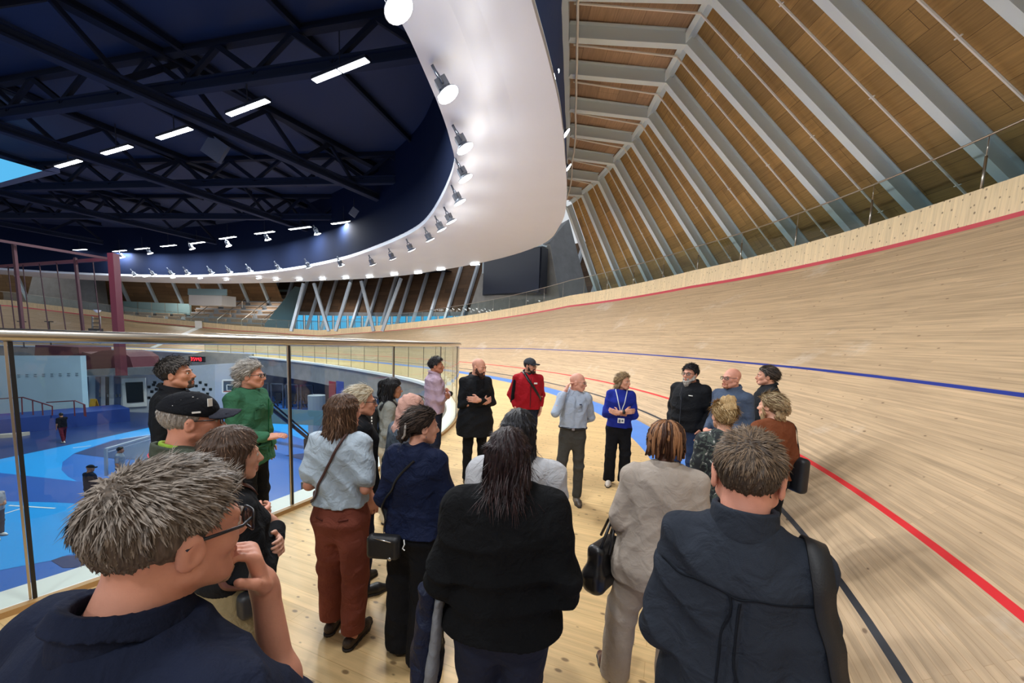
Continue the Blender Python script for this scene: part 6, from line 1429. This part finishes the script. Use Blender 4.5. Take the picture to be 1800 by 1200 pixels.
bg_ = f.thing('shoulder_bag', 'wide black shoulder strap with bag on the right side of the denim shirt', 'bag', (.24, -.02, .8)); f.strap('strap', [(.15, .13, 1.30), (.155, .05, 1.43), (.16, -.04, 1.44), (.19, -.11, 1.36), (.235, -.12, 1.24), (.275, -.10, 1.05), (.285, -.08, .88)], .05, mat('strap_black', '101114', .6, bump=.2, bs=200), parent=bg_, lift=.008)
S = SDF(); S.box((.32, -.03, .76), (.06, .17, .14), None, .04); f.put(S, .009, 'bag_body', M_BAGBLK, bg_)

# 23 woman in black sweater, centre foreground
f = Fig('woman in loose black sweater with straight dark auburn hair, centre foreground, seen from behind', spot(894, 757, 1.69), 2, 1.69, 'f', 1.22, (0, -4, 0), 'c99a82', (((.25, -.06, 1.08), (.20, .16, 1.0), (-.7, .6, 0), (-.5, -.7, 0), .6), ((.25, -.06, 1.08), (.18, .18, 1.02), (-.7, .6, 0), (-.5, -.7, 0), .6)), h=.006)
f.body(); f.top('sweater', cloth('black_sweater', '0f1012', .2, 180, .35, .95), .872, .040, 1.0, .98, (.076, .076, .056), h=.007, amp=.009, seed=22.0, flare=.012, slk=.06); f.trousers(DEN, (.115, .085, .07)).shoes(DS)
f.hair('long', '1d1113', '33201f', .012, .010, .205, .108, n=6000, ln=.08, lift=.008, seed=22.6, h=.005, back=.142)
bg_ = f.thing('folded_jacket', 'navy jacket with grey lining draped over the left arm of the black sweater', 'jacket', (-.30, .0, .8))
S = SDF(); zz_ = np.linspace(.58, 1.0, 20); u_ = (zz_ - .58) / .42; S.loft(zz_, .075 - .03 * u_, .10 - .045 * u_, .10 - .045 * u_, -.335 + .01 * u_, .0 * u_, .02); S.post.append(wrinkle(.012, 3.3, 1.3)); f.put(S, .008, 'shell', cloth('navy_shell', '161c30', .1, 200, .4, .5), bg_)
S = SDF(); S.loft(zz_[1:], .03 - .012 * u_[1:], .05 - .02 * u_[1:], .05 + 0 * u_[1:], -.295 + .03 * u_[1:], -.085 + .03 * u_[1:], .02); S.post.append(wrinkle(.006, 1.3, 1.3)); f.put(S, .008, 'lining', cloth('grey_lining', '74777c', .08), bg_)

# 24 woman in white shirt behind her
f = Fig('woman with black hair and loose white shirt, mostly hidden behind the black sweater', spot(912, 722, 1.70), 6, 1.70, 'f', 1.22, (0, 0, 0), 'c99a7e', ('front', 'front'))
f.body(); f.top('shirt', cloth('white_shirt', 'b3b4b8', .05, 260, .35), .80, .034, 1.0, .96, (.080, .074, .055), seed=23.0, amp=.008, flare=.02, collar=True); f.trousers(DEN).shoes(DS)
f.hair('long', '141418', '33343c', .011, .008, .23, .100, n=1800, ln=.08, lift=.01, seed=23.4, back=.15)

# people down on the court
def court_person(label, px, py, yaw, H, topc, botc, hairc, arms=('down', 'down'), feet=((-.12, -.1), (.12, .15)), hat=False, sleeve=.4):
    p = gp(px, py, PZ); g = Fig(label, (p.x, p.y), yaw, H, 'm', 1.0, (0, -6, 0), 'b07a5c', arms, feet, h=.010, fz=PZ + .012)
    g.body(); g.top('shirt', cloth('c' + topc, topc), .88, .02, .8, sleeve, h=.014); g.trousers(cloth('c' + botc, botc), h=.014).shoes(M_WHITE)
    if hat: g.cap_hat(cloth('c' + hairc, hairc))
    else: g.hair('short', hairc, None, .01, .01, n=0, h=.009)
    return g
g = court_person('player in black shirt and dark red shorts on the court', 112, 777, -70, 1.62, '14151b', '5b1e2c', '15130f', ('down', ((.25, .22, 1.30), (.2, .45, 1.25), (0, 1, 0), (0, 0, -1), .2)), ((-.1, -.28), (.12, .28)))
bl = MB(); a = g.wp((.18, .60, 1.25)); S = SDF().ell((0, 0, 0), (.12, .12, .12)); V, Q = S.mesh(.02); o = np_mesh('basketball', V, Q, mat('ball_orange', 'b0643c', .6)); o.location = a; setp(o, 'orange basketball at the hands of the player in black', 'ball')
court_person('person in dark shirt and cap with folded arms on the court, seen from behind', 163, 905, 10, 1.72, '1d2638', '20242e', '1a1c22', ('crossA', 'crossB'), hat=True, sleeve=.9)
court_person('person in pale grey shirt on the court behind the white barrier', 214, 860, 60, 1.70, '8a97a5', '3a4252', '1a1614')
court_person('person in white shirt and grey trousers at the left edge of the court', -3, 944, 100, 1.60, 'a8aab0', '4a4d58', '1a1614', ('front', 'front'))
